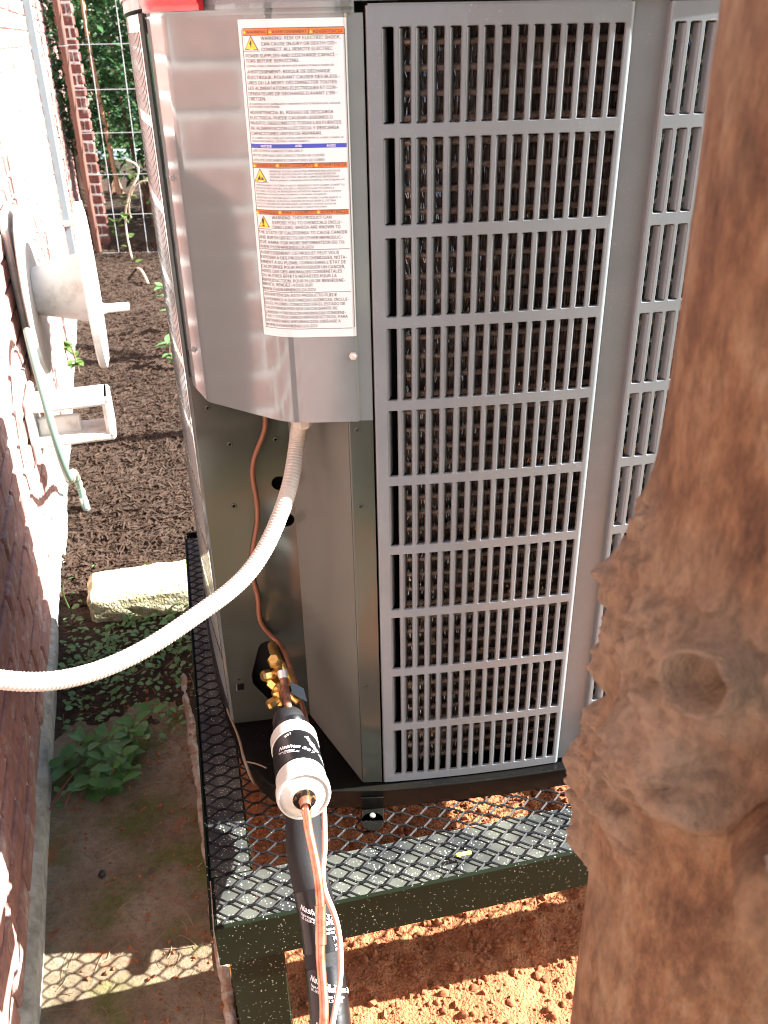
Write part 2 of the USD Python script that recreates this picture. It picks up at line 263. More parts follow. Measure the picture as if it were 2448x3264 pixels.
BARK = usdkit.material(stage, '/World/Looks/smooth_bark', {
    'g': ('geometry', {}), 'mp': ('mapping', {'scale': (1, 1, .45)}), 'n': ('noise_texture', {'scale': 34.0, 'detail': 7.0, 'roughness': .72}),
    'r': ('rgb_ramp', {'ramp': [(.30, (.045, .024, .014)), (.42, (.115, .058, .031)), (.53, (.19, .105, .055)), (.70, (.26, .185, .118))]}),
    'n2': ('noise_texture', {'scale': 9.0, 'detail': 3.0}), 'r2': ('rgb_ramp', {'ramp': [(.5, (0,) * 3), (.68, (.7,) * 3)]}), 'm': ('mix', {'color2': (.22, .16, .10)}),
    'a': ('attribute', {'attribute': 'burl'}), 'mb': ('mix', {'color2': (.235, .175, .122)}), 'mp4': ('mapping', {'scale': (1, 1, .4)}), 'n4': ('noise_texture', {'scale': 120.0, 'detail': 7.0, 'roughness': .75}), 'r4': ('rgb_ramp', {'ramp': [(.36, (.58,) * 3), (.56, (1.05,) * 3)]}), 'xb': ('mix', {'mix_type': 'multiply', 'fac': .8}),
    'b': ('bump', {'strength': 1.0, 'distance': .005}), 'p': ('principled_bsdf', {'roughness': .75, 'specular_ior_level': .25})},
    [('g.position', 'mp.vector'), ('mp.vector', 'n.vector'), ('g.position', 'n2.vector'), ('g.position', 'mp4.vector'), ('mp4.vector', 'n4.vector'), ('n.fac', 'r.fac'), ('n2.fac', 'r2.fac'), ('r.color', 'm.color1'), ('r2.color', 'm.fac'),
     ('n4.fac', 'r4.fac'), ('m.color', 'mb.color1'), ('a.fac', 'mb.fac'), ('mb.color', 'xb.color1'), ('r4.color', 'xb.color2'), ('xb.color', 'p.base_color'), ('n4.fac', 'b.height'), ('b.normal', 'p.normal')], surface='p.BSDF')
LEAF_BUSH = mat_leaf('bush_leaf', [(0, (.06, .15, .05)), (.5, (.12, .25, .08)), (.85, (.20, .33, .09)), (1, (.40, .36, .12))], .35)
LEAF_MINT = mat_leaf('weed_leaf', [(0, (.11, .26, .08)), (.6, (.16, .34, .10)), (1, (.26, .42, .09))], .5)
LEAF_COVER = mat_leaf('cover_leaf', [(0, (.13, .27, .09)), (.6, (.19, .35, .12)), (1, (.32, .36, .12))], .5)
LEAF_YOUNG = mat_leaf('young_leaf', [(0, (.12, .20, .05)), (1, (.28, .27, .06))], .5)
GRASS = mat_leaf('grass_blade', [(0, (.07, .13, .03)), (1, (.16, .22, .05))], .5)
STEM = mat('stem', (.14, .07, .04), rough=.7)
STRAW = mat_island('straw', [(0, (.30, .21, .12)), (1, (.62, .52, .38))], .8)
GREYBARK = mat('grey_bark', (.16, .14, .12), rough=.9, noise=(30., (.07, .06, .05), .4, .65, (1, 1, .2)), bump=(40., 1., .01, (1, 1, .2)))

# ------------------------------------------------------------------ frames of the place
G = -1.24                                              # the ground by the house
ANG = math.radians(12.56)
U = np.array([math.cos(ANG), math.sin(ANG), 0]); V = np.array([-math.sin(ANG), math.cos(ANG), 0]); Z = np.array([0, 0, 1.0])
WA = np.array([-.5292, -.1644, G]); WD = np.array([-.2719, .9623, 0]); WN = np.array([.9623, .2719, 0])
CURV, YAW = .41566, .08069
def arc(s):                                            # the bowed front of the unit, in plan
    s = np.asarray(s, float); a = YAW + CURV * s / 2; L = 2 * np.sin(CURV * s / 2) / CURV
    return np.stack([L * np.cos(a), L * np.sin(a)], -1)
def arcn(s):
    a = YAW + CURV * np.asarray(s, float); return np.stack([np.sin(a), -np.cos(a)], -1)
L0 = np.array([-.249, .128])
def larc(s):                                           # the bowed left side, running back from the corner
    s = np.asarray(s, float); h0 = math.radians(102.56) + .335 * CURV; a = h0 - CURV * s / 2; L = 2 * np.sin(CURV * s / 2) / CURV
    return L0 + np.stack([L * np.cos(a), L * np.sin(a)], -1)
def larcn(s):
    a = math.radians(102.56) + .335 * CURV - CURV * np.asarray(s, float); return np.stack([-np.sin(a), np.cos(a)], -1)

# ================================================================== SETTING: ground
def terrain(x0, x1, y0, y1, n, zf, m=None):
    m = m or n
    X, Y = np.meshgrid(np.linspace(x0, x1, n), np.linspace(y0, y1, m), indexing='ij'); Zz = zf(X, Y)
    v = np.stack([X, Y, Zz], -1).reshape(-1, 3); i, j = np.meshgrid(np.arange(n - 1), np.arange(m - 1), indexing='ij')
    f = np.stack([i * m + j, (i + 1) * m + j, (i + 1) * m + j + 1, i * m + j + 1], -1).reshape(-1, 4)
    return (v, f)
def P3(X, Y, k): return np.stack([X * k, Y * k, np.zeros_like(X)], -1)
obj('ground', (np.array([[-60, -60, G - .09], [60, -60, G - .09], [60, 60, G - .09], [-60, 60, G - .09]]), np.array([[0, 1, 2, 3]])), LAWN, kind='structure')
def clay_z(X, Y): return G - .028 + .03 * (fbm(P3(X, Y, 7.), 5, 3) - .5) + .012 * (fbm(P3(X, Y, 40.), 3, 5) - .5)
obj('dirt', terrain(-.42, 1.5, -1.3, 1.35, 260, clay_z, 340), CLAY, kind='structure', smooth=True)
def soil_z(X, Y):
    base = G - .012 + .05 * (fbm(P3(X, Y, 3.), 4, 8) - .5) + .02 * (fbm(P3(X, Y, 16.), 3, 9) - .5)
    return base + .03 * np.clip((Y - 2) / 3, 0, 1)
obj('mulch_bed', terrain(-4.2, 2.6, 1.12, 9.6, 200, soil_z, 240), SOIL, kind='structure', smooth=True)

# old concrete path between the house and the stand
sl = np.array([-.4655, .6714]) - np.array([-.2579, -.0787]); sl /= np.linalg.norm(sl)
def slab_poly():
    e0 = np.array([-.2585, -.0787]); right = []
    for t in np.linspace(-1.1, .98, 130):
        q = e0 + sl * t; j = .006 * (fbm(np.array([[t * 14, 2., 0]]), 3, 4)[0] - .5) + .004 * (fbm(np.array([[t * 60, 7., 0]]), 2, 4)[0] - .5)
        right.append(q + np.array([sl[1], -sl[0]]) * (j - .003))
    w0 = WA[:2] + WN[:2] * .005
    return sg.Polygon(list(map(tuple, right)) + [tuple(w0 + WD[:2] * 1.16), tuple(w0 - WD[:2] * 1.1)])
slab = prism(slab_poly(), G - .075, G)
cpath = obj('concrete_path', slab, SLABM, kind='structure')
cp_t = np.linspace(-.6, .75, 220); cq_ = np.array([-.2585, -.0787]) + sl * cp_t[:, None] + np.array([sl[1], -sl[0]]) * (-.008 + .008 * (fbm(np.stack([cp_t * 16, 0 * cp_t, 0 * cp_t], 1), 4, 5) - .5))[:, None]
obj('edge_crust', tube(np.c_[cq_, G - .003 + .006 * (fbm(np.stack([cp_t * 20, 0 * cp_t + 4, 0 * cp_t], 1), 3, 5) - .5)], .006 + .006 * fbm(np.stack([cp_t * 30, 0 * cp_t + 9, 0 * cp_t], 1), 3, 5), 10), CRUST, cpath, smooth=True)
def silt_z(X, Y):                                      # soil that has washed over the far end of the slab
    t = (X - WA[0]) * WD[0] + (Y - WA[1]) * WD[1]
    return G - .012 + .034 * np.clip((t - .42) / .55, 0, 1) + .016 * (fbm(P3(X, Y, 14.), 4, 12) - .5) * np.clip((t - .35) / .3, 0.2, 1)
obj('washed_soil', terrain(-1.02, -.36, .15, 1.06, 130, silt_z, 200), SOIL, kind='structure', smooth=True)

# loose clods of clay
def clods(n, region, rmin, rmax, zf, seed):
    g = np.random.default_rng(seed); base = trimesh.creation.icosahedron(); vs, fs = [], []
    x = g.uniform(region[0], region[1], n); y = g.uniform(region[2], region[3], n); r = rmin + (rmax - rmin) * g.random(n) ** 6; z = zf(x, y)
    for k in range(n):
        v = base.vertices * g.uniform(.65, 1.25, (12, 1)) * g.uniform(.7, 1.2, 3) * r[k]
        a = g.uniform(0, 6.28); c, s = math.cos(a), math.sin(a); v = v @ np.array([[c, -s, 0], [s, c, 0], [0, 0, 1]]).T
        vs.append(v + [x[k], y[k], z[k] + r[k] * .3]); fs.append(base.faces + 12 * k)
    return trimesh.Trimesh(np.vstack(vs), np.vstack(fs), process=False)
obj('clay_crumbs', clods(17000, (-.26, .62, -.45, .55), .0009, .0068, clay_z, 3), CLOD, kind='stuff', label='loose orange crumbs of dug clay under and in front of the stand', cat='soil', smooth=50)

# mulch chips
def chips(n, sample, zf, lmin, lmax, seed):
    g = np.random.default_rng(seed); x, y = sample(g, n); z = zf(x, y)
    L = lmin + (lmax - lmin) * g.random(n) ** 2.2; W = L * g.uniform(.12, .30, n); H = W * g.uniform(.25, .7, n)
    a = g.uniform(0, np.pi, n); tl = g.normal(0, .28, n); rl = g.normal(0, .4, n)
    b = np.array([[-1, -.6, -1], [1, -1, -1], [.8, 1, -1], [-.9, .7, -1], [-.9, -.5, 1], [.9, -.8, 1], [.7, .8, 1], [-.8, .6, 1]]) * .5
    bf = np.array([[0, 3, 2], [0, 2, 1], [4, 5, 6], [4, 6, 7], [0, 1, 5], [0, 5, 4], [1, 2, 6], [1, 6, 5], [2, 3, 7], [2, 7, 6], [3, 0, 4], [3, 4, 7]])
    v = b[None] * np.stack([L, W, H], 1)[:, None] * g.uniform(.75, 1.2, (n, 8, 3))
    c, s = np.cos(rl), np.sin(rl); v = np.stack([v[..., 0], v[..., 1] * c[:, None] - v[..., 2] * s[:, None], v[..., 1] * s[:, None] + v[..., 2] * c[:, None]], -1)
    c, s = np.cos(tl), np.sin(tl); v = np.stack([v[..., 0] * c[:, None] - v[..., 2] * s[:, None], v[..., 1], v[..., 0] * s[:, None] + v[..., 2] * c[:, None]], -1)
    c, s = np.cos(a), np.sin(a); v = np.stack([v[..., 0] * c[:, None] - v[..., 1] * s[:, None], v[..., 0] * s[:, None] + v[..., 1] * c[:, None], v[..., 2]], -1)
    v += np.stack([x, y, z + H * .6 + g.random(n) * .006], 1)[:, None]
    return trimesh.Trimesh(v.reshape(-1, 3), (bf[None] + 8 * np.arange(n)[:, None, None]).reshape(-1, 3), process=False)
def bed(g, n):
    y = .86 + (5.2 - .86) * g.random(n) ** 1.6; xl = WA[0] + WD[0] / WD[1] * (y - WA[1]); return xl + (.02 + g.random(n) * (.75 + .22 * y)), y
obj('bark_mulch', chips(60000, bed, lambda x, y: np.where(y < 1.08, np.maximum(soil_z(x, y), silt_z(x, y)), soil_z(x, y)), .005, .036, 5), CHIP, kind='stuff', label='brown shredded bark mulch covering the bed behind the unit', cat='mulch')

# ================================================================== the house wall
wall = thing('brick_wall', 'red brick house wall with pale rough mortar, along the left side', 'wall')
WL0, WL1, WH = -1.6, 8.6, 2.6
def wpt(a, h, o): return WA + WD * a + Z * h + WN * o
obj('wall_core', frame_box(wpt(WL0, -.1, -.25), WD, Z, WN, WL1 - WL0, WH, .25 - .006), MORTAR, wall)
foot_n = 120
fa = np.linspace(WL0, WL1, foot_n); hh = .05 + .012 * fbm(np.stack([fa * 9, fa * 0, fa * 0], 1), 3, 2); oo = .010 + .008 * fbm(np.stack([fa * 12, fa * 0 + 3, fa * 0], 1), 3, 6)
fv = np.vstack([[wpt(a, -.09, o) for a, o in zip(fa, oo)], [wpt(a, h * .75, o) for a, h, o in zip(fa, hh, oo)], [wpt(a, h, -.004) for a, h in zip(fa, hh)]])
ii = np.arange(foot_n - 1); n_ = foot_n
ff = np.vstack([np.stack([ii, ii + n_, ii + n_ + 1, ii + 1], 1), np.stack([ii + n_, ii + 2 * n_, ii + 2 * n_ + 1, ii + n_ + 1], 1)])
obj('parged_footing', (fv, ff), FOOT, wall, smooth=True)
BL, BH, J = .1855, .0515, .0128
def brick_mesh(a, h, g, sm=.0):
    j = lambda s: g.uniform(-s, s)
    o = -.001 + g.uniform(0, .005); b = .0035
    v = []
    for (da, dh) in ((0, 0), (BL, 0), (BL, BH), (0, BH)): v.append(wpt(a + da + j(.0015), h + dh + j(.0012), -.012))
    for (da, dh) in ((0, 0), (BL, 0), (BL, BH), (0, BH)): v.append(wpt(a + da + j(.0015), h + dh + j(.0015), o - b))
    for (da, dh) in ((b, b), (BL - b, b), (BL - b, BH - b), (b, BH - b)): v.append(wpt(a + da + j(.002), h + dh + j(.0015), o + j(.001)))
    q = [[8, 11, 10, 9]] + [[4 + k, 4 + (k + 1) % 4, 8 + (k + 1) % 4, 8 + k][::-1] for k in range(4)] + [[k, (k + 1) % 4, 4 + (k + 1) % 4, 4 + k][::-1] for k in range(4)]
    return (np.array(v), np.array(q)[:, ::-1])
cand = []
row = 0; h = .052
while h < WH - .2:
    off = (row % 2) * .099; a = WL0 + off
    while a + BL < WL1:
        cand.append((a, h)); a += BL + J
    row += 1; h += BH + J
def vis(a, h):
    q = wpt(a + BL / 2, h + BH / 2, 0); c = RC @ (q - C)
    if c[2] < .1: return -1
    x, y = 1224 + F * c[0] / c[2], 1632 + F * c[1] / c[2]
    return 1 / c[2] if -150 < x < 2500 and -150 < y < 3300 else -1
sc = sorted(cand, key=lambda q: -vis(*q))
near = [q for q in sc[:300] if vis(*q) > 0]; ns = set(near)
bg = random.Random(11)
for a, h in near: obj('brick', brick_mesh(a, h, bg), BRICKM, wall)
obj('brick_field', cat_([brick_mesh(a, h, bg) for a, h in cand if (a, h) not in ns]), BRICKM, wall, kind='stuff')

# brick pier beyond the fence post
pier = thing('brick_pier', 'narrow red brick pier, painted dark for shade, beyond the rusty fence post', 'wall')
px0 = on_y(168 / PX, 30 / PX, 5.15); pr = on_y(247 / PX, 147 / PX, 5.15)
pw = pr[0] - px0[0]
obj('pier_core', frame_box([px0[0] + .006, 5.156, G - .1], [1, 0, 0], WD, Z, pw - .012, .11, 2.6), MORTAR, pier)
hz = G + .02; r_ = 0
while hz < 1.3:
    cut = pw * (.66 if r_ % 2 else .34)
    for a0_, w in ((0, cut - J / 2), (cut + J / 2, pw - cut - J / 2)):
        obj('brick', frame_box([px0[0] + a0_ + bg.uniform(-.004, .004), 5.148 + bg.uniform(-.004, .004), hz + bg.uniform(-.002, .002)], [1, 0, 0], [0, 1, 0], Z, w, .05, BH, .004), BRICK_SHADED, pier)
    hz += BH + J; r_ += 1

# upright board on the wall; the strip's shade is put into its blue grey
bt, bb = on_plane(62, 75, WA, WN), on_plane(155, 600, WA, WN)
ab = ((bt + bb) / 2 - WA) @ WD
wb = thing('wall_board', 'narrow upright board on the sunlit brick wall, its shade painted in blue grey', 'board')
obj('board', frame_box(wpt(ab, bb[2] - G, .004), WD, WN, Z, .03, .036, 1.9, .003), mat('shade_tone_board', (.16, .20, .215), .5), wb)
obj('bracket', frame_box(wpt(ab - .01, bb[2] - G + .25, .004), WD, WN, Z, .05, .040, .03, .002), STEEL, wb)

# ================================================================== equipment stand
FL = np.array([-.231, -.2044, -.992])
SU, SV = 1.0, 1.02
stand = thing('equipment_stand', 'black steel stand with an expanded metal deck under the air conditioner', 'stand')
def stp(u, v, z=0.): return FL + U * u + V * v + Z * z
def zig(k):
    Lw, Sw = .049, .0228; n = int(SU / (Lw / 2)); pts = []
    for i in range(n + 1):
        up = (i + k) % 2; u = i * Lw / 2; v = .003 + (k + up) * Sw / 2
        lo, hi = max(u - .0052, 0), min(u + .0052, SU); pts += [(lo, v, up), (hi, v, up)]
    return np.array(pts)
ms = []
for k in range(int(SV / .0114) - 1):
    P = zig(k); n = len(P); c = np.array([stp(u, v) for u, v, _ in P]); up = P[:, 2:3] * 2 - 1
    # flat strand, leaning, about 4 mm by 1.8 mm
    w = V * .0013 + Z * .0004; t = V * .0001 - Z * .0009
    ring = np.stack([c - w - t, c + w - t, c + w + t, c - w + t], 1).reshape(-1, 3)
    i = np.arange(n - 1)[:, None]; j = np.arange(4)[None]; jn = (j + 1) % 4
    f = np.stack([i * 4 + j, i * 4 + jn, (i + 1) * 4 + jn, (i + 1) * 4 + j], -1).reshape(-1, 4); ms.append((ring, f))
obj('expanded_metal_deck', cat_(ms), MESHM, stand)
TK = .006
obj('front_angle', cat_([frame_box(stp(0, 0, -.0715), U, V, Z, SU, TK, .073, .001), frame_box(stp(0, TK, -.0115), U, V, Z, SU, .084 - TK, .006, .0008)]), FRAME, stand)
obj('front_flange_top', frame_box(stp(.004, TK + .001, -.0054), U, V, Z, SU - .008, .082 - TK, .0006), FLANGE, stand)
obj('left_angle', cat_([frame_box(stp(-.002, .0845, -.0115), U, V, Z, .058, SV - .085, .006, .0008), frame_box(stp(-.005, .0, -.012), U, V, Z, .003, SV, .013, .0005)]), FRAME, stand)
obj('left_flange_top', frame_box(stp(.001, .085, -.0054), U, V, Z, .052, SV - .09, .0006), FLANGE, stand)
obj('right_angle', frame_box(stp(SU - .06, .0845, -.0115), U, V, Z, .06, SV - .085, .006, .0008), FRAME, stand)
obj('back_angle', cat_([frame_box(stp(0, SV, -.0715), U, V, Z, SU, TK, .078, .001), frame_box(stp(.06, SV - .08, -.0125), U, V, Z, SU - .13, .08, .006, .0008)]), FRAME, stand)
obj('cross_bar', frame_box(stp(.056, .52, -.0125), U, V, Z, SU - .12, .05, .006, .0008), FRAME, stand)
for (u, v) in ((.012, .008), (SU - .085, .008), (.012, SV - .08), (SU - .085, SV - .08)):
    obj('leg', frame_box(stp(u, v, -.40), U, V, Z, .072, .068, .387, .002), FRAME, stand)

# ================================================================== air conditioner
ac = thing('air_conditioner', 'grey outdoor air conditioning unit with slotted grilles on a black steel stand', 'air conditioner')
ROW, COLW, SLW, SLH = .095, .016, .0109, .0819
ZT, ZB = .0175, -.9508
def rr(w, h, r, n=4):
    pts = []
    for cx, cy, a0 in ((w - r, h - r, 0), (r, h - r, 90), (r, r, 180), (w - r, r, 270)):
        for k in range(n + 1):
            a = math.radians(a0 + 90 * k / n); pts.append((cx + r * math.cos(a), cy + r * math.sin(a)))
    return np.array(pts)
def grille_plate(s0, ncol, lm, rm, pos, nrm, t=.0035, nrow=10, mirror=False, slw=SLW):
    """plate with ncol x nrow slots; s0 is the left edge of the first slot; lm, rm the margins left and right"""
    hole = rr(slw, SLH, .0017); off = rr(slw + .0018, SLH + .0016, .0026) - [.0009, .0008]
    pieces = []
    def cell(a0, a1, z0, z1, ho):
        polys = sg.Polygon([(a0, z0), (a1, z0), (a1, z1), (a0, z1)], [ho[0]] if ho else None)
        if ho:
            v2, f2 = trimesh.creation.triangulate_polygon(polys, engine='earcut')
        else:
            m = max(1, int((a1 - a0) / .012)); xs = np.linspace(a0, a1, m + 1); v2 = np.vstack([np.c_[xs, np.full(m + 1, z0)], np.c_[xs, np.full(m + 1, z1)]]); i = np.arange(m)
            f2 = np.vstack([np.stack([i, i + 1, i + m + 2], 1), np.stack([i, i + m + 2, i + m + 1], 1)])
        # front face outwards
        pieces.append((v2[:, 0], v2[:, 1], np.zeros(len(v2)), f2))
        if ho:
            hb = ho[1]; n = len(hb); fo = ho[0]
            S_ = np.r_[fo[:, 0], hb[:, 0], hb[:, 0]]; Zz = np.r_[fo[:, 1], hb[:, 1], hb[:, 1]]; Dp = np.r_[np.zeros(n), np.full(n, .0011), np.full(n, t)]
            i = np.arange(n); j = (i + 1) % n; f = []
            for b in (0, n): f += [np.stack([b + i, b + j, b + n + j], 1), np.stack([b + i, b + n + j, b + n + i], 1)]
            pieces.append((S_, Zz, Dp, np.vstack(f)))
    sl_ = [s0 + k * COLW for k in range(ncol)]; gap = COLW - slw
    edges = [sl_[0] - lm] + [s - gap / 2 for s in sl_[1:]] + [sl_[-1] + slw + rm]
    zs = [ZT] + [-(r * ROW) + .0066 for r in range(1, nrow)] + [ZB]
    for r in range(nrow):
        z1, z0 = zs[r], zs[r + 1]; top = -r * ROW
        for k in range(ncol):
            a0 = edges[k]; a1 = edges[k + 1]
            hb = hole + [sl_[k], top - SLH]; fo = off + [sl_[k], top - SLH]
            cell(a0, a1, z0, z1, (fo, hb))
    vs, fs, n = [], [], 0
    for s_, z_, d_, f in pieces:
        p = pos(s_) - nrm(s_) * d_[:, None]; vs.append(np.c_[p, z_]); fs.append(f + n); n += len(s_)
    # back sheet edge: left and right returns
    m = trimesh.Trimesh(np.vstack(vs), np.vstack(fs), process=False); m.merge_vertices(digits_vertex=6); return m
def blade(s, top, pos, nrm, e=.0064, d=.0140, side=1, deep=.0):
    """bent louver blade hanging from one edge of a slot"""
    n = 6; q = np.array([0, .12, .27, .45, .7, 1.]); ss = s + side * (e * q ** .8 - .0004); dd = .0001 + d * q ** 1.35 + deep
    p = pos(ss) - nrm(ss) * dd[:, None]
    if side > 0: return sheet(p, top - SLH + .0012, top - .0012, .0009)
    return sheet(p[::-1], top - SLH + .0012, top - .0012, .0009)
# front panel
fp = obj('front_grille', grille_plate(0., 15, .0128, .0038, arc, arcn), PAINT, ac, smooth=40)
for r in range(10):
    for k in range(15): obj('louver_blade', blade(k * COLW, -r * ROW, arc, arcn), PAINT, fp)
se = 14 * COLW + SLW + .0038
# rolled edges of the front panel
def edge_roll(s, side, depth, r=.0055, n=9):
    P, N_ = arc(s), arcn(s); T = np.array([-N_[1], N_[0]]) * side; out = []
    for k in range(n):
        a = math.radians(88 * k / (n - 1)); out.append(P + T * r * math.sin(a) - N_ * r * (1 - math.cos(a)))
    out.append(out[-1] - N_ * (depth - r)); return np.array(out)
er = edge_roll(se, 1, .016); obj('panel_edge', sheet(er, ZB, ZT, .001), PAINT, ac, smooth=40, label='rounded sunlit right edge of the front grille')
el = edge_roll(-.0128, -1, .014, .0022); obj('panel_edge', sheet(el[::-1], ZB, ZT, .001), PAINT, ac, smooth=40)
obj('panel_lip', cat_([sheet(arc(np.linspace(-.0128, se, 24)) - arcn(np.linspace(-.0128, se, 24)) * .0005, ZT - .0004, ZT + .0018, .012)]), PAINT, ac)
# corner post between the grilles
sp = np.linspace(se + .0005, .2862 - .005, 6); pp_ = arc(sp) - arcn(sp) * .0075
obj('corner_post', sheet(pp_, ZB, ZT + .0035, .002), PAINT, ac, smooth=40)
# second front grille
s2 = .2862
g2 = obj('front_grille', grille_plate(s2, 15, .0042, .0128, arc, arcn), PAINT, ac, smooth=40)
e2 = edge_roll(s2 - .0042, -1, .011, .0022); obj('panel_edge', sheet(e2[::-1], ZB, ZT, .001), PAINT, ac, smooth=40)
for r in range(10):
    for k in range(7): obj('louver_blade', blade(s2 + k * COLW + SLW, -r * ROW, arc, arcn, e=.0044, d=.0075, side=-1), PAINT, g2)
# remaining plain faces (right, back, left side)
sR = s2 + 15 * COLW + .009
FR, FRn = arc(sR), arcn(sR)
lend = larc(.70)
br_ = FR + (larc(.70) - L0) * .98
obj('right_side', sheet(fillet([FR + np.array([.001, .001]), FR + np.array([.05, .03]), br_ + np.array([.03, -.04]), br_ + np.array([-.03, .0])], [.03, .05]), ZB, ZT, .002), PAINT, ac, smooth=40)
obj('back_side', sheet(np.array([br_ + [-.031, .001], lend + [.01, .002]]), ZB, ZT, .002), PAINT, ac)
lf = obj('left_grille', grille_plate(.026, 15, .0075, .0128, lambda s: larc(.30 - np.asarray(s)), lambda s: larcn(.30 - np.asarray(s))), PAINT_GLOSS, ac, smooth=40)
obj('left_side', sheet(larc(np.linspace(.70, .302, 20)), ZB, ZT, .002), PAINT_GLOSS, ac, smooth=40)
for k, w in ((.0085, .0), (.004, .003)):
    ss = np.array([k + .004, k]); obj('left_post_rib', sheet(larc(ss) + larcn(ss) * w, ZB, ZT, .004), PAINT_GLOSS, ac, smooth=40)
# strip at the left of the open compartment
lp = fillet([L0 + larcn(.012) * 0 + (larc(.012) - L0), L0, L0 + np.array([.012, .0018])], [.003])
obj('left_post', sheet(lp, ZB, -.39, .002), PAINT_GLOSS, ac, smooth=40)

# coil behind the grilles
cs = np.linspace(.017, .545, 60); coil_p = arc(cs) - arcn(cs) * .030
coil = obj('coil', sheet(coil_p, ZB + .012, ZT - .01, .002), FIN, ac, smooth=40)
zt_ = ZT - .03
while zt_ > ZB + .02:
    q = arc(cs[::2]) - arcn(cs[::2]) * .0245
    obj('coil_tube', tube(np.c_[q, np.full(len(q), zt_)], .0038, 8), TUBE, coil, smooth=True); zt_ -= .0223
g = np.random.default_rng(21); nsp = 30000
ss = g.uniform(.017, .545, nsp); row_ = g.integers(0, 42, nsp); zc = ZT - .03 - .0223 * row_; aa = np.sign(g.uniform(-1, 1, nsp)) * g.uniform(.75, 1.4, nsp); ln = g.uniform(.004, .0075, nsp)
base = arc(ss) - arcn(ss) * .0245; nn_ = arcn(ss); tt_ = np.stack([-nn_[:, 1], nn_[:, 0]], 1)
ca, sa = np.cos(aa * 1.1), np.sin(aa * 1.1)
rot = g.normal(0, .14, nsp)
tip = np.c_[base + nn_ * (ca * ln)[:, None] + tt_ * (rot * ln)[:, None], zc + sa * (ln + .003)]
b0 = np.c_[base + nn_ * .002, zc + sa * .003]; wv = np.c_[tt_ * .0003, np.zeros(nsp)] + np.array([0, 0, .00012])
obj('spine_fins', trimesh.Trimesh(np.stack([b0 - wv, b0 + wv, tip + wv * .8, tip - wv * .8], 1).reshape(-1, 3), (np.array([[0, 1, 2], [0, 2, 3]])[None] + 4 * np.arange(nsp)[:, None, None]).reshape(-1, 3), process=False), SPINE, coil, kind='stuff')
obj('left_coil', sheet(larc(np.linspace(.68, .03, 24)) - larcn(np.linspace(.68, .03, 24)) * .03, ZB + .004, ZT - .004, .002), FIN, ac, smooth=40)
obj('inner_baffle', sheet(np.array([[-.012, .012], [.004, .03], [.010, .07]]), ZB + .004, ZT, .001), BLACK, ac)

# control cover: plan path from left to right
CZ0, CZ1 = -.3896, .0185
cov = fillet([(-.2440, .1250), (-.2151, .0664), (-.113, -.0041), (-.0345, -.0036), (-.0322, -.0008), (-.0172, -.0004), (-.0168, .012)], [.006, .024, .0012, .0012, .0012], 9)
cdist = np.r_[0, np.cumsum(np.linalg.norm(np.diff(cov, axis=0), axis=1))]; cnn = normals2(cov)
def cov_at(s, off=0.):
    s = np.asarray(s, float); x = np.interp(s, cdist, cov[:, 0]); y = np.interp(s, cdist, cov[:, 1])
    nx = np.interp(s, cdist, cnn[:, 0]); ny = np.interp(s, cdist, cnn[:, 1]); L = np.hypot(nx, ny)
    return np.stack([x + nx / L * off, y + ny / L * off], -1)
fine = cov_at(np.unique(np.r_[np.linspace(0, cdist[-1], 90), cdist]))
obj('control_cover', sheet(fine, CZ0, CZ1 - .0065, .0014), PAINT_GLOSS, ac, smooth=40)
# embossed groove along the head of the cover
hd = []
for z0, z1, o in ((CZ1 - .0065, CZ1 - .0045, .0012), (CZ1 - .0045, CZ1 - .0015, -.0006), (CZ1 - .0015, CZ1 + .003, .0014)):
    hd.append(sheet(cov_at(np.linspace(0, cdist[-1] - .02, 60), o), z0, z1, .004))
obj('cover_head', cat_(hd), PAINT_GLOSS, ac, smooth=40)
cb = sg.Polygon(list(map(tuple, cov_at(np.linspace(.002, cdist[-1] - .002, 60), -.002))) + [(-.03, .012), (-.125, .142), (-.24, .128)]).buffer(0)
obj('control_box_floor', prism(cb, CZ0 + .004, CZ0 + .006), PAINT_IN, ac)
obj('control_box_inside', prism(cb.buffer(-.004), CZ0 + .007, .0), BLACK, ac)
# open compartment under the cover
BK0, BK1, RS = np.array([-.2485, .128]), np.array([-.1305, .1458]), np.array([-.0455, -.0005])
bdir = (BK1 - BK0) / np.linalg.norm(BK1 - BK0); bnn = np.array([bdir[1], -bdir[0]])
def bkp(s, z, o=0.): return np.r_[BK0 + bdir * s + bnn * o, z]
blen = np.linalg.norm(BK1 - BK0)
def px_back(x, y):
    q = on_plane(x, y, np.r_[BK0, 0], np.r_[bnn, 0]); return (q[:2] - BK0) @ bdir, q[2]
def z1(x, y): return ((550 + x * .4521) / PX, (1200 + y * .4521) / PX)
def z3(x, y): return ((550 + x * .422) / PX, (1900 + y * .422) / PX)
hexhole = [px_back(*z3(*q)) for q in ((645, 400), (660, 365), (700, 343), (790, 334), (815, 345), (822, 395), (880, 560), (900, 700), (870, 785), (730, 785), (610, 665), (597, 600))]
rounds = [px_back(*z1(752, 752)), px_back(*z1(806, 1012))]
smalls = [px_back(*z1(*q)) for q in ((250, 220), (405, 478), (727, 443), (434, 912))] + [px_back(*z3(503, 630))]
sq = [px_back(*z3(*q)) for q in ((480, 668), (543, 660), (543, 706), (480, 716))]
def circ(c, r, n=20): return [(c[0] + r * math.cos(6.2832 * k / n), c[1] + r * math.sin(6.2832 * k / n)) for k in range(n)]
bp = sg.Polygon([(0, ZB), (blen, ZB), (blen, CZ0 + .01), (0, CZ0 + .01)])
for hlist in [hexhole, sq] + [circ(c, .0105) for c in rounds] + [circ(c, .0018, 10) for c in smalls]: bp = bp.difference(sg.Polygon(hlist).buffer(0))
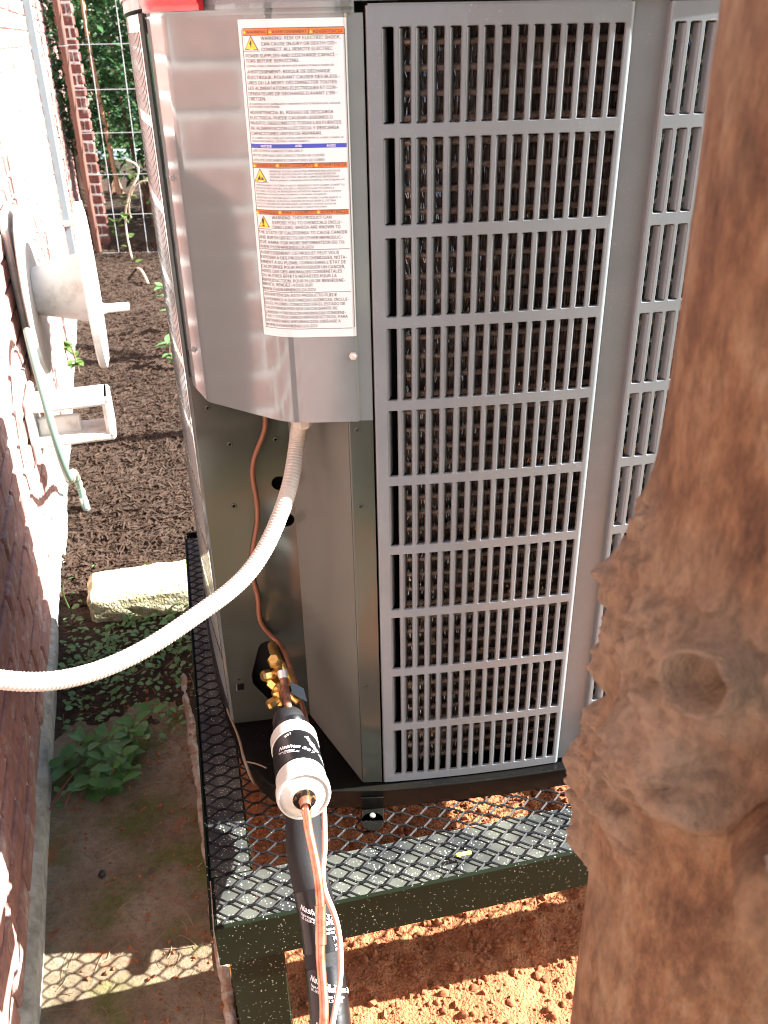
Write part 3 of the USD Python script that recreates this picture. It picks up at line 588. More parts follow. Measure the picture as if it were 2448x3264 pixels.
bm = trimesh.creation.extrude_polygon(bp, .0012, engine='earcut'); vv = bm.vertices
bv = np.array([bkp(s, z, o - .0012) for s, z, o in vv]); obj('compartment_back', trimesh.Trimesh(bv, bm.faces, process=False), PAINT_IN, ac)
obj('compartment_void', sheet(np.array([BK0 - bnn * .05, BK1 - bnn * .05]), ZB, CZ0, .001), BLACK, ac)
for c in smalls[:4]: obj('punched_rim', lathe(bkp(c[0], c[1], .0003), np.r_[bnn, 0], [(0, .0018), (.0012, .0024), (.0004, .0036), (0, .0038)], 12), PAINT_IN, ac, smooth=True)
obj('compartment_side', sheet(np.array([BK1 + bnn * .001, RS + np.array([0., .001])]), ZB, CZ0 + .01, .0012), PAINT_SIDE_LIT, ac)
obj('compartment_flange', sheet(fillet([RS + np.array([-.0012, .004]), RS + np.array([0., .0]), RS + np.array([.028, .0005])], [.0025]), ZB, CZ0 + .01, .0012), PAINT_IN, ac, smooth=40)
for (x, y) in (z1(1302, 378), z1(1327, 917), z3(1462, 682)):
    q = on_y(x, y, -.0008); obj('hole_rim', lathe(q + [0, -.0002, 0], [0, -1, 0], [(-.004, .0012), (0, .0017), (.0006, .0024), (0, .0034)], 12), PAINT_IN, ac, smooth=True); obj('screw_hole', lathe(q + [0, -.0006, 0], [0, -1, 0], [(0, .0017), (.0001, .0)], 12), BLACK, ac)
def screw(q, ax, parent, r=.0035):
    s_ = obj('screw', lathe(q, ax, [(0, r * 1.35), (.0008, r * 1.35), (.0009, r * .9), (.003, r * .85), (.0034, r * .6), (.0034, 0)], 6), STEEL, parent); return s_
q = on_y(763, 769, -.0036); screw(q, [0, -1, 0], ac)
for q_ in ((470, 1068 / 1.0),): pass
e_ = 0.035
for zz in (-.14, -.335):
    q2 = cov_at([.028]); nq = np.array([cnn[3][0], cnn[3][1]]); screw(np.r_[q2[0] + nq * .0002, zz], np.r_[nq, 0], ac, .003)
# lid
hull = sg.MultiPoint([tuple(p) for p in np.vstack([arc(np.linspace(-.05, sR, 20)), larc(np.linspace(0, .7, 16)), [cov_at([.036])[0]], [br_ + [.03, -.02]], [br_]])]).convex_hull
cpoly = sg.Polygon(list(map(tuple, np.vstack([arc(np.linspace(-.0168, sR, 40)), [br_ + [.03, -.04], br_ + [-.03, 0]], larc(np.linspace(.7, 0, 16)), cov_at(np.linspace(.002, cdist[-1] - .004, 50))])))).buffer(0)
def ring(poly, d): return poly.buffer(d, join_style=1)
obj('lid', cat_([prism(ring(cpoly, .0015), .0215, .034), prism(ring(cpoly, .0045), .034, .046), prism(ring(cpoly, .003), .046, .10)]), PAINT, ac, smooth=30, label='grey lid with a stepped lower lip, cut off by the picture top')
obj('lid_seal', prism(ring(cpoly, -.016), .0008, .0215), BLACK, ac)
obj('inner_core', prism(cpoly.buffer(-.19), ZB + .01, ZT - .002), BLACK, ac)  # solid core added inside the unit to stop sun leaking through
# red badge under the lid rim
b0_, b1_ = cov_at([.046], .010)[0], cov_at([.130], .010)[0]
bs = np.linspace(.040, .128, 12)
obj('red_strip', cat_([sheet(cov_at(bs, .0125), .017, .075, .007), sheet(cov_at(bs, .0142), .0225, .028, .003)]), RED, ac, smooth=40, label='glossy red plastic strip at the top left of the unit')
# base pan
panpts = [(-.2485, .126), (-.2360, .085), (-.2005, .0278), (-.180, .004), (-.156, -.009), (-.09, -.0125)] + [tuple(p) for p in arc(np.linspace(-.015, sR + .01, 26)) + arcn(np.linspace(-.015, sR + .01, 26)) * .0115]
panpoly = sg.Polygon(panpts + [tuple(br_ + [.035, -.03]), tuple(br_ + [-.02, .01])] + [tuple(p) for p in larc(np.linspace(.7, .02, 14)) + larcn(np.linspace(.7, .02, 14)) * .004]).buffer(0)
lipz = ZB - .003
obj('base_pan', cat_([prism(panpoly, lipz - .034, lipz), ]), PAN, ac, smooth=30)
obj('pan_rim', cat_([tube(np.array([[x, y, lipz - .001] for x, y in panpoly.exterior.coords]), .0016, 6, False)]), PAN, ac, smooth=True)
q = on_z(805, 1762, -.987)
tab = obj('hold_down_tab', cat_([frame_box(q + [-.016, -.012, .0], [1, 0, 0], [0, 1, 0], Z, .032, .03, .0022, .0008), lathe(q + [0, -.012, .0], Z, [(0, .016), (.0022, .016), (.0022, 0)], 24), frame_box(q + [-.016, .012, 0], [1, 0, 0], [0, 1, 0], Z, .032, .0025, .022)]), PAN, ac)
obj('tab_screw', lathe(q + [0, -.002, .0022], Z, [(0, .0045), (.002, .004), (.0025, 0)], 10), STEEL, tab)

# ---- warning label: print measured line by line, laid on the cover
def hit_cover(x, y):
    """where the sight line meets the cover: (distance along its plan, height)"""
    d = ray(x, y); best = None
    for i in range(len(cov) - 1):
        a, b = cov[i], cov[i + 1]; e = b - a; Mx = np.array([[d[0], -e[0]], [d[1], -e[1]]])
        if abs(np.linalg.det(Mx)) < 1e-12: continue
        t, w = np.linalg.solve(Mx, a - C[:2])
        if t > 0 and -1e-9 <= w <= 1 + 1e-9 and (best is None or t < best[0]): best = (t, cdist[i] + w * np.linalg.norm(e), C[2] + t * d[2])
    return best[1], best[2]
KA = lambda x, y: ((700 + x * .3014) / PX, (y * .3014) / PX)
KB = lambda x, y: ((750 + x * .3014) / PX, (500 + y * .3014) / PX)
corn = [hit_cover(*KA(200, 200)), hit_cover(*KA(1345, 190)), hit_cover(*KB(300, 1875)), hit_cover(*KB(1270, 1890))]
LS0 = (corn[0][0] + corn[2][0]) / 2; LS1 = (corn[1][0] + corn[3][0]) / 2; LZ1 = (corn[0][1] + corn[1][1]) / 2; LZ0 = (corn[2][1] + corn[3][1]) / 2
LW = LS1 - LS0
lab = obj('warning_label', sheet(cov_at(np.linspace(LS0, LS1, 50), .0004), LZ0, LZ1, .0003), LABEL, ac, smooth=40, label='white warning label with black print and orange and blue bars')
def lrect(s0, s1, z0, z1, m, name, off=.00055, th=.0001):
    return obj(name, sheet(cov_at(np.linspace(s0, s1, max(3, int((s1 - s0) / .004) + 2)), off), z0, z1, th), m, lab, smooth=40)
def sfix(s, z):          # label edges are plumb in the unit
    kl = (corn[2][0] - corn[0][0]); f_ = (LZ1 - z) / (LZ1 - LZ0); return s - corn[0][0] - kl * f_ + LS0
def print_line(text, K, p0, p1, cap, m=INK, bold=False, name='lettering'):
    s0, za = hit_cover(*K(*p0)); s1_, zb = hit_cover(*K(*p1)); z0 = (za + zb) / 2
    _, zt2 = hit_cover(*K(p1[0], p1[1] - cap)); capm = zt2 - zb
    t = meshkit.text_mesh(text, 1.0, .01, bold); v = np.array(t.vertices); w = v[:, 0].max() - v[:, 0].min(); v[:, 0] -= v[:, 0].min()
    sv = s0 + v[:, 0] / w * (s1_ - s0); zv = z0 + v[:, 1] * capm
    p = cov_at(sv, .0) ; nn = cov_at(sv, 1.0) - p
    p = p + nn * (.0008 + .0001 * (v[:, 2:3] > .005)); keep = t.face_normals[:, 2] > .5
    obj(name, trimesh.Trimesh(np.c_[p, zv], t.faces[keep], process=False), m, lab)
A_LINES = [("WARNING: RISK OF ELECTRIC SHOCK.", 440, 420, 1280, 410, 36), ("CAN CAUSE INJURY OR DEATH: DIS-", 443, 480, 1240, 472, 36), ("CONNECT ALL REMOTE ELECTRIC", 447, 538, 1195, 530, 36),
 ("POWER SUPPLIES AND DISCHARGE CAPACI-", 282, 606, 1240, 595, 36), ("TORS BEFORE SERVICING.", 285, 662, 845, 655, 36), ("CONTROL PANEL COVER MUST BE IN PLACE WHEN SYSTEM IS OPERATED.", 290, 706, 1215, 699, 20),
 ("AVERTISSEMENT: RISQUE DE DÉCHARGE", 300, 775, 1172, 766, 35), ("ÉLECTRIQUE. POUVANT CAUSER DES BLESS-", 302, 833, 1270, 824, 35), ("URES OU LA MORT: DÉCONNECTER TOUTES", 305, 890, 1240, 882, 35),
 ("LES ALIMENTATIONS ÉLECTRIQUES ET CON-", 309, 948, 1250, 940, 35), ("DENSATEURS DE DÉCHARGE D AVANT L'EN-", 315, 1006, 1245, 997, 35), ("TRETIEN.", 317, 1064, 495, 1062, 35),
 ("LE COUVERCLE DU PANNEAU DE COMMANDE DOIT ÊTRE EN PLACE LORSQUE", 318, 1107, 1278, 1098, 20), ("LE SYSTÈME FONCTIONNE.", 320, 1140, 640, 1138, 20),
 ("ADVERTENCIA: EL RIESGO DE DESCARGA", 328, 1203, 1205, 1196, 34), ("ELÉCTRICA. PUEDE CAUSAR LESIONES O", 331, 1260, 1197, 1253, 34), ("MUERTE: DESCONECTE TODAS LAS FUENTES", 336, 1315, 1288, 1306, 34),
 ("DE ALIMENTACIÓN ELÉCTRICA Y DESCARGA", 340, 1370, 1263, 1362, 34), ("CAPACITORES ANTES DE REPARAR.", 345, 1426, 1082, 1420, 34),
 ("LA CUBIERTA DEL PANEL DE CONTROL DEBE ESTAR EN SU LUGAR, CUANDO SE", 350, 1465, 1313, 1458, 19), ("HAGA FUNCIONAR EL SISTEMA. FUNCIONAMENTO.", 352, 1500, 955, 1497, 19),
 ("USE COPPER CONDUCTORS ONLY!", 357, 1605, 885, 1602, 25), ("N'UTILISER QUE DES CONDUCTEURS EN CUIVRE!", 360, 1652, 1112, 1648, 25), ("¡UTILICÉ ÚNICAMENTE CONDUTORES DE COBRE!", 363, 1702, 1112, 1698, 25)]
B_LINES = [("WARNING: SYSTEM UNDER HIGH PRESSURE AND CAN CAUSE", 365, 160, 1110, 152, 19), ("DEATH OR SERIOUS INJURY. RELIEVE PRESSURE BEFORE", 367, 190, 1065, 184, 19), ("OPENING THE SYSTEM. USE ONLY APPROVED REFRIGERANT.", 369, 222, 1105, 214, 19),
 ("Refer to product's nameplate before Installing or Servicing this unit.", 371, 252, 1160, 247, 19), ("AVERTISSEMENT: SYSTÈME À HAUTE PRESSION ET PEUT CAUSER LA MORT OU", 220, 302, 1155, 300, 18), ("DES BLESSURES GRAVES. CHUTER LA PRESSION AVANT D'OUVRIR LE", 222, 334, 1045, 334, 18),
 ("SYSTÈME. UTILISEZ UN RÉFRIGÉRANT APPROUVÉ. Reportez-vous à la plaque", 225, 366, 1118, 362, 18), ("signalétique du produit avant d'installer ou de réparer cet appareil.", 228, 397, 968, 394, 18), ("ADVERTENCIA: SISTEMA BAJO ALTA PRESIÓN Y PUEDE CAUSAR MUERTE O", 232, 434, 1115, 432, 18),
 ("LESIONES GRAVES. ALIVIAR LA PRESIÓN ANTES DE ABRIR EL SISTEMA.", 233, 466, 1070, 465, 18), ("UTILICE ÚNICAMENTE REFRIGERANTE APROBADO. Consulte la placa de", 236, 498, 1065, 496, 18), ("identificación del producto antes de Instalar o reparar esta unidad.", 239, 530, 975, 527, 18),
 ("WARNING: THIS PRODUCT CAN", 390, 655, 1018, 652, 33), ("EXPOSE YOU TO CHEMICALS INCLU-", 397, 708, 1132, 704, 33), ("DING LEAD, WHICH ARE KNOWN TO", 400, 758, 1112, 752, 33), ("THE STATE OF CALIFORNIA TO CAUSE CANCER", 255, 808, 1183, 804, 33),
 ("AND BIRTH DEFECTS OR OTHER REPRODUC-", 260, 862, 1140, 858, 33), ("TIVE HARM. FOR MORE INFORMATION GO TO:", 262, 913, 1160, 908, 33), ("WWW.P65WARNINGS.CA.GOV", 270, 962, 832, 960, 33),
 ("AVERTISSEMENT: CE PRODUIT PEUT VOUS", 275, 1022, 1097, 1020, 33), ("EXPOSER À DES PRODUITS CHIMIQUES, NOTA-", 278, 1072, 1183, 1068, 33), ("MMENT À DU PLOMB, CONNU DANS L'ÉTAT DE", 282, 1122, 1168, 1117, 32), ("CALIFORNIE POUR PROVOQUER UN CANCER,", 286, 1168, 1160, 1168, 32),
 ("AINSI QUE DES ANOMALIES CONGÉNITALES", 290, 1216, 1130, 1215, 32), ("OU AUTRES EFFETS NÉFASTES POUR LA", 293, 1264, 1072, 1262, 32), ("REPRODUCTION. POUR PLUS DE RENSEIGNE-", 297, 1310, 1168, 1312, 32), ("MENTS, RENDEZ-VOUS SUR", 300, 1358, 818, 1360, 32), ("WWW.P65WARNINGS.CA.GOV", 304, 1408, 853, 1408, 32),
 ("ADVERTENCIA: ESTE PRODUCTO PUEDE", 312, 1462, 1075, 1465, 31), ("EXPONERLO A SUSTANCIAS QUÍMICAS, INCLUI-", 315, 1512, 1205, 1512, 31), ("DO EL PLOMO, CONOCIDO EN EL ESTADO DE", 318, 1558, 1162, 1556, 31), ("CALIFORNIA POR SER UN CAUSANTE DE", 322, 1603, 1080, 1603, 30),
 ("CÁNCER Y PRODUCIR ANOMALÍAS CONGÉNI-", 325, 1650, 1172, 1650, 30), ("TAS Y OTROS DAÑOS REPRODUCTIVOS. PARA", 330, 1692, 1190, 1693, 30), ("OBTENER MÁS INFORMACIÓN, DIRÍJASE A", 333, 1740, 1115, 1738, 30), ("WWW.P65WARNINGS.CA.GOV", 336, 1785, 872, 1790, 30)]
for t_, x0, y0, x1, y1, cp_ in A_LINES: print_line(t_, KA, (x0, y0), (x1, y1), cp_)
for t_, x0, y0, x1, y1, cp_ in B_LINES: print_line(t_, KB, (x0, y0), (x1, y1), cp_)
def bar(K, tl, br, m, name):
    s0, z1_ = hit_cover(*K(*tl)); s1_, z0_ = hit_cover(*K(*br)); lrect(s0, s1_, z0_, z1_, m, name, .00056); return s0, s1_, z0_, z1_
def tri(K, pts, m, off, name):
    q = [hit_cover(*K(*p)) for p in pts]; p2 = cov_at([a for a, _ in q], off); obj(name, trimesh.Trimesh(np.c_[p2, [b for _, b in q]], [[0, 1, 2]] if len(q) == 3 else [[0, 1, 2], [0, 2, 3]], process=False), m, lab)
def hline(K, p0, p1, th=.0004):
    s0, za = hit_cover(*K(*p0)); s1_, zb = hit_cover(*K(*p1)); z0 = (za + zb) / 2; lrect(s0, s1_, z0 - th / 2, z0 + th / 2, INK, 'rule_line', .0007)
for K, tl, br, words in ((KA, (243, 303), (1317, 355), (("WARNING", 288, 357, 490, 354), ("AVERTISSEMENT", 557, 352, 925, 346), ("ADVERTENCIA", 988, 348, 1300, 342))),
                         (KB, (185, 60), (1187, 107), (("WARNING", 232, 108, 415, 106), ("AVERTISSEMENT", 470, 104, 825, 101), ("ADVERTENCIA", 878, 100, 1175, 97))),
                         (KB, (226, 552), (1202, 602), (("WARNING", 264, 602, 440, 600), ("AVERTISSEMENT", 497, 600, 845, 597), ("ADVERTENCIA", 902, 596, 1192, 592)))):
    s0, s1_, z0_, z1_ = bar(K, tl, br, ORANGE, 'orange_bar')
    for w, x0, y0, x1, y1 in words:
        print_line(w, K, (x0, y0), (x1, y1), 34)
        tri(K, ((x0 - 22, y0 - 34), (x0 - 40, y0 - 2), (x0 - 4, y0 - 2)), YELLOW, .0009, 'small_triangle')
    for zz in (z0_, z1_): lrect(s0, s1_, zz - .0002, zz + .0002, INK, 'rule_line', .0007)
    for x in (words[1][1] - 48, words[2][1] - 48):
        s, z = hit_cover(*K(x, words[1][2])); lrect(s - .0002, s + .0002, z0_, z1_, INK, 'rule_line', .0007)
s0, s1_, z0_, z1_ = bar(KA, (340, 1518), (1345, 1556), BLUE, 'blue_bar')
for w, x0, y0, x1, y1 in (("NOTICE", 443, 1558, 555, 1557), ("AVIS", 800, 1553, 870, 1553), ("AVISO", 1132, 1550, 1227, 1549)): print_line(w, KA, (x0, y0), (x1, y1), 25, WINK, True)
def bigtri(K, a, b, c):
    a, b, c = map(np.array, (a, b, c)); m_ = (a + b + c) / 3
    tri(K, (a, b, c), INK, .0007, 'triangle_rim'); tri(K, tuple(m_ + (q - m_) * .86 for q in (a, b, c)), YELLOW, .0009, 'warning_triangle')
bigtri(KA, (330, 378), (273, 526), (412, 528)); bigtri(KB, (262, 122), (210, 255), (340, 262)); bigtri(KB, (300, 620), (253, 738), (367, 745))
tri(KA, ((338, 418), (316, 470), (336, 468), (342, 440)), INK, .0011, 'bolt_mark'); tri(KA, ((344, 458), (330, 466), (334, 508)), INK, .0011, 'bolt_mark')
print_line("!", KB, (290, 728), (316, 728), 78, INK, True, 'exclamation_mark')
tri(KB, ((262, 190), (240, 240), (275, 240)), INK, .0011, 'burst_mark'); tri(KB, ((285, 205), (280, 242), (310, 242)), INK, .0011, 'burst_mark')
for K, pts in ((KA, ((250, 542), (428, 538))), (KB, ((205, 268), (355, 268))), (KB, ((243, 760), (384, 758))), (KB, ((258, 965), (1210, 968))), (KB, ((297, 1415), (1222, 1418))), (KB, ((322, 1797), (1242, 1801)))): hline(K, *pts)
fs0 = hit_cover(*KB(325, 1795))[0]; fs0b = hit_cover(*KA(243, 305))[0]; fs1 = hit_cover(*KA(1318, 293))[0]; fz1 = hit_cover(*KA(1318, 293))[1]; fz0 = hit_cover(*KB(1240, 1800))[1]
for s in ((fs0 + fs0b) / 2, fs1): lrect(s - .0002, s + .0002, fz0, fz1, INK, 'frame_line', .0007)

# ---- service valves (brass) in the compartment
def hexcap(o, ax, r, L, parent, m=BRASS):
    return obj('valve_cap', cat_([lathe(o, ax, [(0, 0), (0, r), (L * .7, r), (L, r * .8), (L, 0)], 6), lathe(np.asarray(o) - np.asarray(ax) / np.linalg.norm(ax) * .006, ax, [(0, r * .62), (.006, r * .62)], 14)]), m, parent)
YV = .045
def vz(x, y, Y=YV): return on_y(*z3(x, y), Y)
val = obj('liquid_valve', cat_([tube(spline([vz(752, 372, .11), vz(785, 470, .075), vz(830, 560, .05)], 14), .0068, 12), tube(spline([vz(800, 520, .05), vz(850, 600, .046), vz(880, 640, .048)], 10), .0092, 14),
                               tube(np.array([vz(745, 600), vz(800, 560)]), .0055, 12), tube(np.array([vz(790, 500, .04), vz(800, 560, .045)]), .0062, 12)]), BRASS, ac, smooth=40)
hexcap(vz(770, 505, .036), vz(752, 455, .026) - vz(770, 505, .036), .0088, .013, val)
hexcap(vz(735, 592, .04), vz(680, 606, .034) - vz(735, 592, .04), .0078, .0125, val)
val2 = obj('suction_valve', cat_([tube(spline([vz(740, 612, .06), vz(775, 660, .055), vz(800, 720, .05), vz(830, 800, .045)], 16), [.0095] * 5 + [.008] * 3 + [.0105] * 8, 14), tube(np.array([vz(770, 800, .04), vz(820, 770, .045)]), .0045, 12), tube(np.array([vz(890, 740, .03), vz(955, 800, .02)]), .0055, 12)]), BRASS, ac, smooth=40)
hexcap(vz(775, 797, .036), vz(725, 828, .03) - vz(775, 797, .036), .0078, .013, val2)
obj('hex_nut', lathe(vz(760, 655, .05), vz(800, 690, .045) - vz(760, 655, .05), [(-.004, 0), (-.004, .0098), (.006, .0098), (.006, 0)], 6), BRASS, val2)
obj('metal_tag', frame_box(vz(880, 640, .03), (lambda a: a / np.linalg.norm(a))(vz(975, 690, .03) - vz(880, 640, .03)), (lambda a: a / np.linalg.norm(a))(vz(905, 735, .02) - vz(880, 640, .03)), [0, -.4, .9], .024, .019, .0006), PAINT_IN, ac)

# ================================================================== filter drier with its copper line
dn = at(657, 1722, 1.0); df = at(634, 1596, 1.12); dax = (dn - df) / np.linalg.norm(dn - df); dl = np.linalg.norm(dn - df); R0 = .0298
dr = thing('filter_drier', 'white cylindrical filter drier wrapped in black printed tape', 'filter drier')
q = np.linspace(0, 1, 6)
obj('shell', lathe(df, dax, [(-.006, .0), (-.006, .012), (-.003, .022), (.001, R0 - .001), (.004, R0), (.026, R0), (.028, R0 - .0022), (dl - .036, R0 - .0022), (dl - .034, R0), (dl - .014, R0 + .0002), (dl - .0125, R0 + .0018), (dl - .004, R0 + .0018), (dl - .001, R0 + .0008), (dl - .0002, R0 - .0012), (dl - .0022, R0 - .0028), (dl - .0015, R0 - .005), (dl + .003, .018), (dl + .0052, .010), (dl + .006, .0)], 56), WHITE, dr, smooth=35)
tp0, tp1 = .028, dl - .037
wrap = obj('tape_wrap', lathe(df, dax, [(tp0, R0 - .002), (tp0, R0 - .0008), (tp1, R0 - .0004), (tp1, R0 - .002)], 48), TAPE, dr, smooth=40)
def on_cyl(o, ax, r, text, x0, th0, h, tilt=0., m=WINK, parent=None, name='tape_print'):
    """lettering laid round a cylinder: th0 the angle of its start, tilt its slope"""
    ax = ax / np.linalg.norm(ax); toc = C - o; toc = toc - ax * (toc @ ax); u = toc / np.linalg.norm(toc); w = np.cross(ax, u)
    t = meshkit.text_mesh(text, h, .0003, True); v = np.array(t.vertices); c, s = math.cos(tilt), math.sin(tilt)
    a = v[:, 0] * c - v[:, 1] * s; b = v[:, 0] * s + v[:, 1] * c
    th = th0 - a / r; ro = r + .0002 + v[:, 2] * .5
    p = o + ax * (x0 - b)[:, None] + ro[:, None] * (np.cos(th)[:, None] * u + np.sin(th)[:, None] * w)
    keep = t.face_normals[:, 2] > .5
    f = t.faces[keep]
    obj(name, trimesh.Trimesh(p, f[:, ::-1] if np.dot(np.cross(u, w), ax) > 0 and False else f, process=False), m, parent)
for (t_, x0, th, h_, ti) in (("Nashua 357", tp0 + .030, .75, .0062, -.45), ("Tape Products", tp0 + .036, .8, .0026, -.45), ("UL 181B-FX", tp0 + .043, .55, .0026, -.45), ("Nashua 357", tp0 + .016, -.45, .006, -1.0), ("LISTED", tp0 + .030, -.62, .003, -1.0), ("357", tp0 + .012, .35, .004, .35)):
    on_cyl(df, dax, R0 - .0004, t_, x0, th, h_, ti, WINK, wrap)
obj('braze_scorch', lathe(df, dax, [(dl + .0046, .0135), (dl + .0072, .0095), (dl + .0085, .0)], 24), SCORCH, dr, smooth=True)
obj('outlet_stub', lathe(df, dax, [(dl + .003, .0078), (dl + .010, .0070), (dl + .011, .0063), (dl + .020, .0058)], 20), COPPER, dr, smooth=True)
ll = thing('liquid_line', 'thin bare copper pipe through the white filter drier', 'pipe')
vst = vz(828, 575, .036)
obj('pipe', tube(spline([vst, vz(848, 690, .02), vz(868, 800, -.01), df + dax * -.03, df + dax * .0], 30), .0052, 14), COPPER_OLD, ll, smooth=True, label='short darkened copper piece between valve and drier')
obj('flare_end', tube(np.array([vz(826, 565, .038), vz(838, 620, .030)]), [.0072, .0064], 14), SOLDER, ll, smooth=40)
obj('coupling', tube(np.array([vz(848, 700, .016), vz(860, 775, -.002)]), .0064, 14), COPPER_OLD, ll, smooth=40)
obj('solder_collar', tube(np.array([df - dax * .012, df - dax * .002]), .0078, 14), SOLDER, ll, smooth=40)
obj('pipe', tube(spline([dn - dax * .002, dn + dax * .012, at(664, 1775, .985), at(681, 1860, .968), at(692, 1960, .955), at(693, 2080, .94), at(700, 2190, .92), at(685, 2290, .90), at(640, 2400, .86)], 60), .0052, 14), COPPER, ll, smooth=True)
a_ = spline([at(692, 1955, .9552), at(692.5, 2000, .9505), at(693, 2040, .9455)], 5); obj('coupling', tube(a_, .0062, 14), COPPER, ll, smooth=40)
# insulated suction line
sx = thing('suction_line', 'black foam insulated pipe running under the white drier', 'pipe')
ins = spline([vz(878, 945, .0), vz(900, 1020, -.045), at(650, 1660, 1.20), at(655, 1790, 1.115), at(665, 1880, 1.06), at(685, 1975, 1.045), at(697, 2060, 1.035), at(707, 2140, 1.02), at(716, 2230, 1.0), at(718, 2330, .98)], 60)
rad = np.interp(np.arange(60), [0, 8, 20, 30, 38, 59], [.0215, .0225, .0225, .0225, .0215, .0222])
obj('insulation', tube(ins, rad, 28), FOAM, sx, smooth=True)
def wrapseg(i0, i1, dr_=.0012, jag=.002):
    seg = ins[i0:i1 + 1]; seg = spline(seg, max(6, (i1 - i0) * 3)); return tube(seg, np.interp(np.linspace(i0, i1, len(seg)), np.arange(60), rad) + dr_, 28, False), seg
for i0, i1, txt in ((4, 12, 3), (36, 44, 3), (46, 52, 2), (52, 57, 2)):
    w_, seg = wrapseg(i0, i1); wp = obj('tape_wrap', w_, TAPE, sx, smooth=True)
    for k in range(txt):
        m_ = seg[int(len(seg) * (.25 + .3 * k)) % len(seg)]; ax_ = seg[-1] - seg[0]; ax_ = ax_ / np.linalg.norm(ax_)
        for t_, dx, h_ in (("Nashua 357", 0, .0055), ("Tape Products", .006, .0024), ("UL 181B-FX", .010, .0024)):
            on_cyl(m_ - ax_ * .001, ax_, .0238, t_, dx, .85 - .75 * k, h_, -.5 + .35 * k, WINK, wp)
# brown control cable
lc = thing('control_cable', 'thin brown cable dropping from the control cover past the brass valves', 'cable')
def bpx(x, y, o=.006):
    s, z = px_back(x, y); return bkp(s, z, o)
obj('jacket', tube(spline([bpx(572, 895), bpx(566, 940), bpx(549, 985), bpx(545, 1020), bpx(552, 1065), bpx(556, 1110), bpx(546, 1180), bpx(545, 1240), bpx(557, 1290), bpx(566, 1345), bpx(598, 1375, .012), on_y(615, 1410, .10), on_y(630, 1450, .08), on_y(648, 1505, .05), on_y(660, 1550, .01), at(672, 1600, 1.17), at(688, 1670, 1.14)], 90), .0033, 10), CABLE, lc, smooth=True)
lc2 = thing('thin_cable', 'slim tan cable hanging beside the insulated pipe, right of the copper', 'cable')
obj('jacket', tube(spline([at(690, 1680, 1.12), at(700, 1745, 1.05), at(701, 1800, 1.03), at(700, 1850, 1.02), at(697, 1880, 1.01), at(702, 1925, 1.005), at(716, 1960, 1.0), at(730, 2005, .998), at(735, 2050, .993), at(734, 2120, .985), at(724, 2180, .97), at(712, 2260, .96)], 70), .0034, 10), CABLE2, lc2, smooth=True)

# ================================================================== whip conduit
wh = thing('power_conduit', 'off white flexible power conduit looping from unit to house wall', 'conduit')
cq = on_z(640, 916, CZ0 - .002)
path = spline([np.r_[-.1005, .020, CZ0 - .004], at(641, 960, 1.052), at(628, 1040, 1.042), at(606, 1110, 1.03), at(572, 1185, 1.015), at(525, 1250, .995), at(430, 1325, .965), at(330, 1392, .94), at(220, 1445, .915), at(110, 1471, .89), at(0, 1468, .868), at(-120, 1440, .86), at(-230, 1390, .875)], 960)
rib = .0098 + .00028 * np.sign(np.sin(np.arange(960) * 2 * np.pi / 3.0))
obj('conduit', tube(path, .0098 + .00026 * np.sin(np.arange(960) * 2 * np.pi / 6), 18), CONDUIT, wh, smooth=True)
obj('fitting', lathe(path[0] + [0, 0, .002], [0, 0, -1], [(-.003, .0150), (.003, .0150), (.0035, .0128), (.010, .0124), (.012, .0112), (.013, .0100)], 8), CONDUIT, wh, smooth=20)
endp = path[-1]
# ================================================================== concrete block
BT = [on_z(158, 1238, G + .09), on_z(185, 1298, G + .09), on_z(386, 1268, G + .09), on_z(384, 1218, G + .09)]
ub = BT[2] - BT[1]; ub[2] = 0; ub /= np.linalg.norm(ub); vb = BT[0] - BT[1]; vb -= ub * (vb @ ub); vb[2] = 0; dv = np.linalg.norm(vb); vb /= dv
blk = frame_box(BT[1] - Z * .10, ub, vb, Z, .30, dv, .10, .012); blk = blk.subdivide().subdivide().subdivide().subdivide()
bn_ = np.array(blk.vertex_normals); bvv = np.array(blk.vertices); bvv += bn_ * (.014 * (fbm(bvv * 30., 5, 2) - .5))[:, None]
obj('concrete_block', trimesh.Trimesh(bvv, blk.faces, process=False), BLOCKM, smooth=45, label='pale sunlit concrete block lying on the soil behind the stand', cat='block')

# ================================================================== hose reel
hr = thing('hose_reel', 'white resin hose reel mounted on the brick wall', 'hose reel')
rc = at(214, 618, 2.42); rad_ = .2225
hc = rc - WN * .012
def rl(d): return hc + WN * d
offw = (hc - WA) @ WN
obj('outer_flange', lathe(rl(0), WN, [(-.012, .0), (-.012, .07), (-.010, rad_ - .03), (-.020, rad_ - .008), (-.016, rad_), (.0, rad_ - .002), (.006, rad_ - .02), (.004, .08), (.010, .05), (.010, 0)], 56), REELW, hr, smooth=40)
obj('drum', lathe(rl(0), WN, [(-.155, .055), (-.155, .062), (-.03, .092), (-.011, .098)], 40), REELW, hr, smooth=40)
obj('inner_flange', lathe(rl(-.160), WN, [(-.008, .0), (-.008, rad_ - .02), (-.002, rad_), (.006, rad_ - .004), (.004, rad_ - .03), (.004, .0)], 56), REELW, hr, smooth=40)
hq = rl(.006) + Z * -.055 + WD * -.03
obj('crank_handle', cat_([lathe(hq, WN, [(0, .0), (0, .022), (.008, .015), (.018, .0125), (.075, .0115), (.078, .009), (.078, 0)], 20)]), REELW, hr, smooth=40)
obj('wall_bracket', cat_([frame_box(rl(-offw + .004) + WD * -.05 + Z * -.17, WD, WN, Z, .10, offw - .165 - .008, .34, .008), frame_box(rl(-offw + .004) + WD * -.10 + Z * -.20, WD, WN, Z, .20, .018, .42, .006)]), REELW, hr)
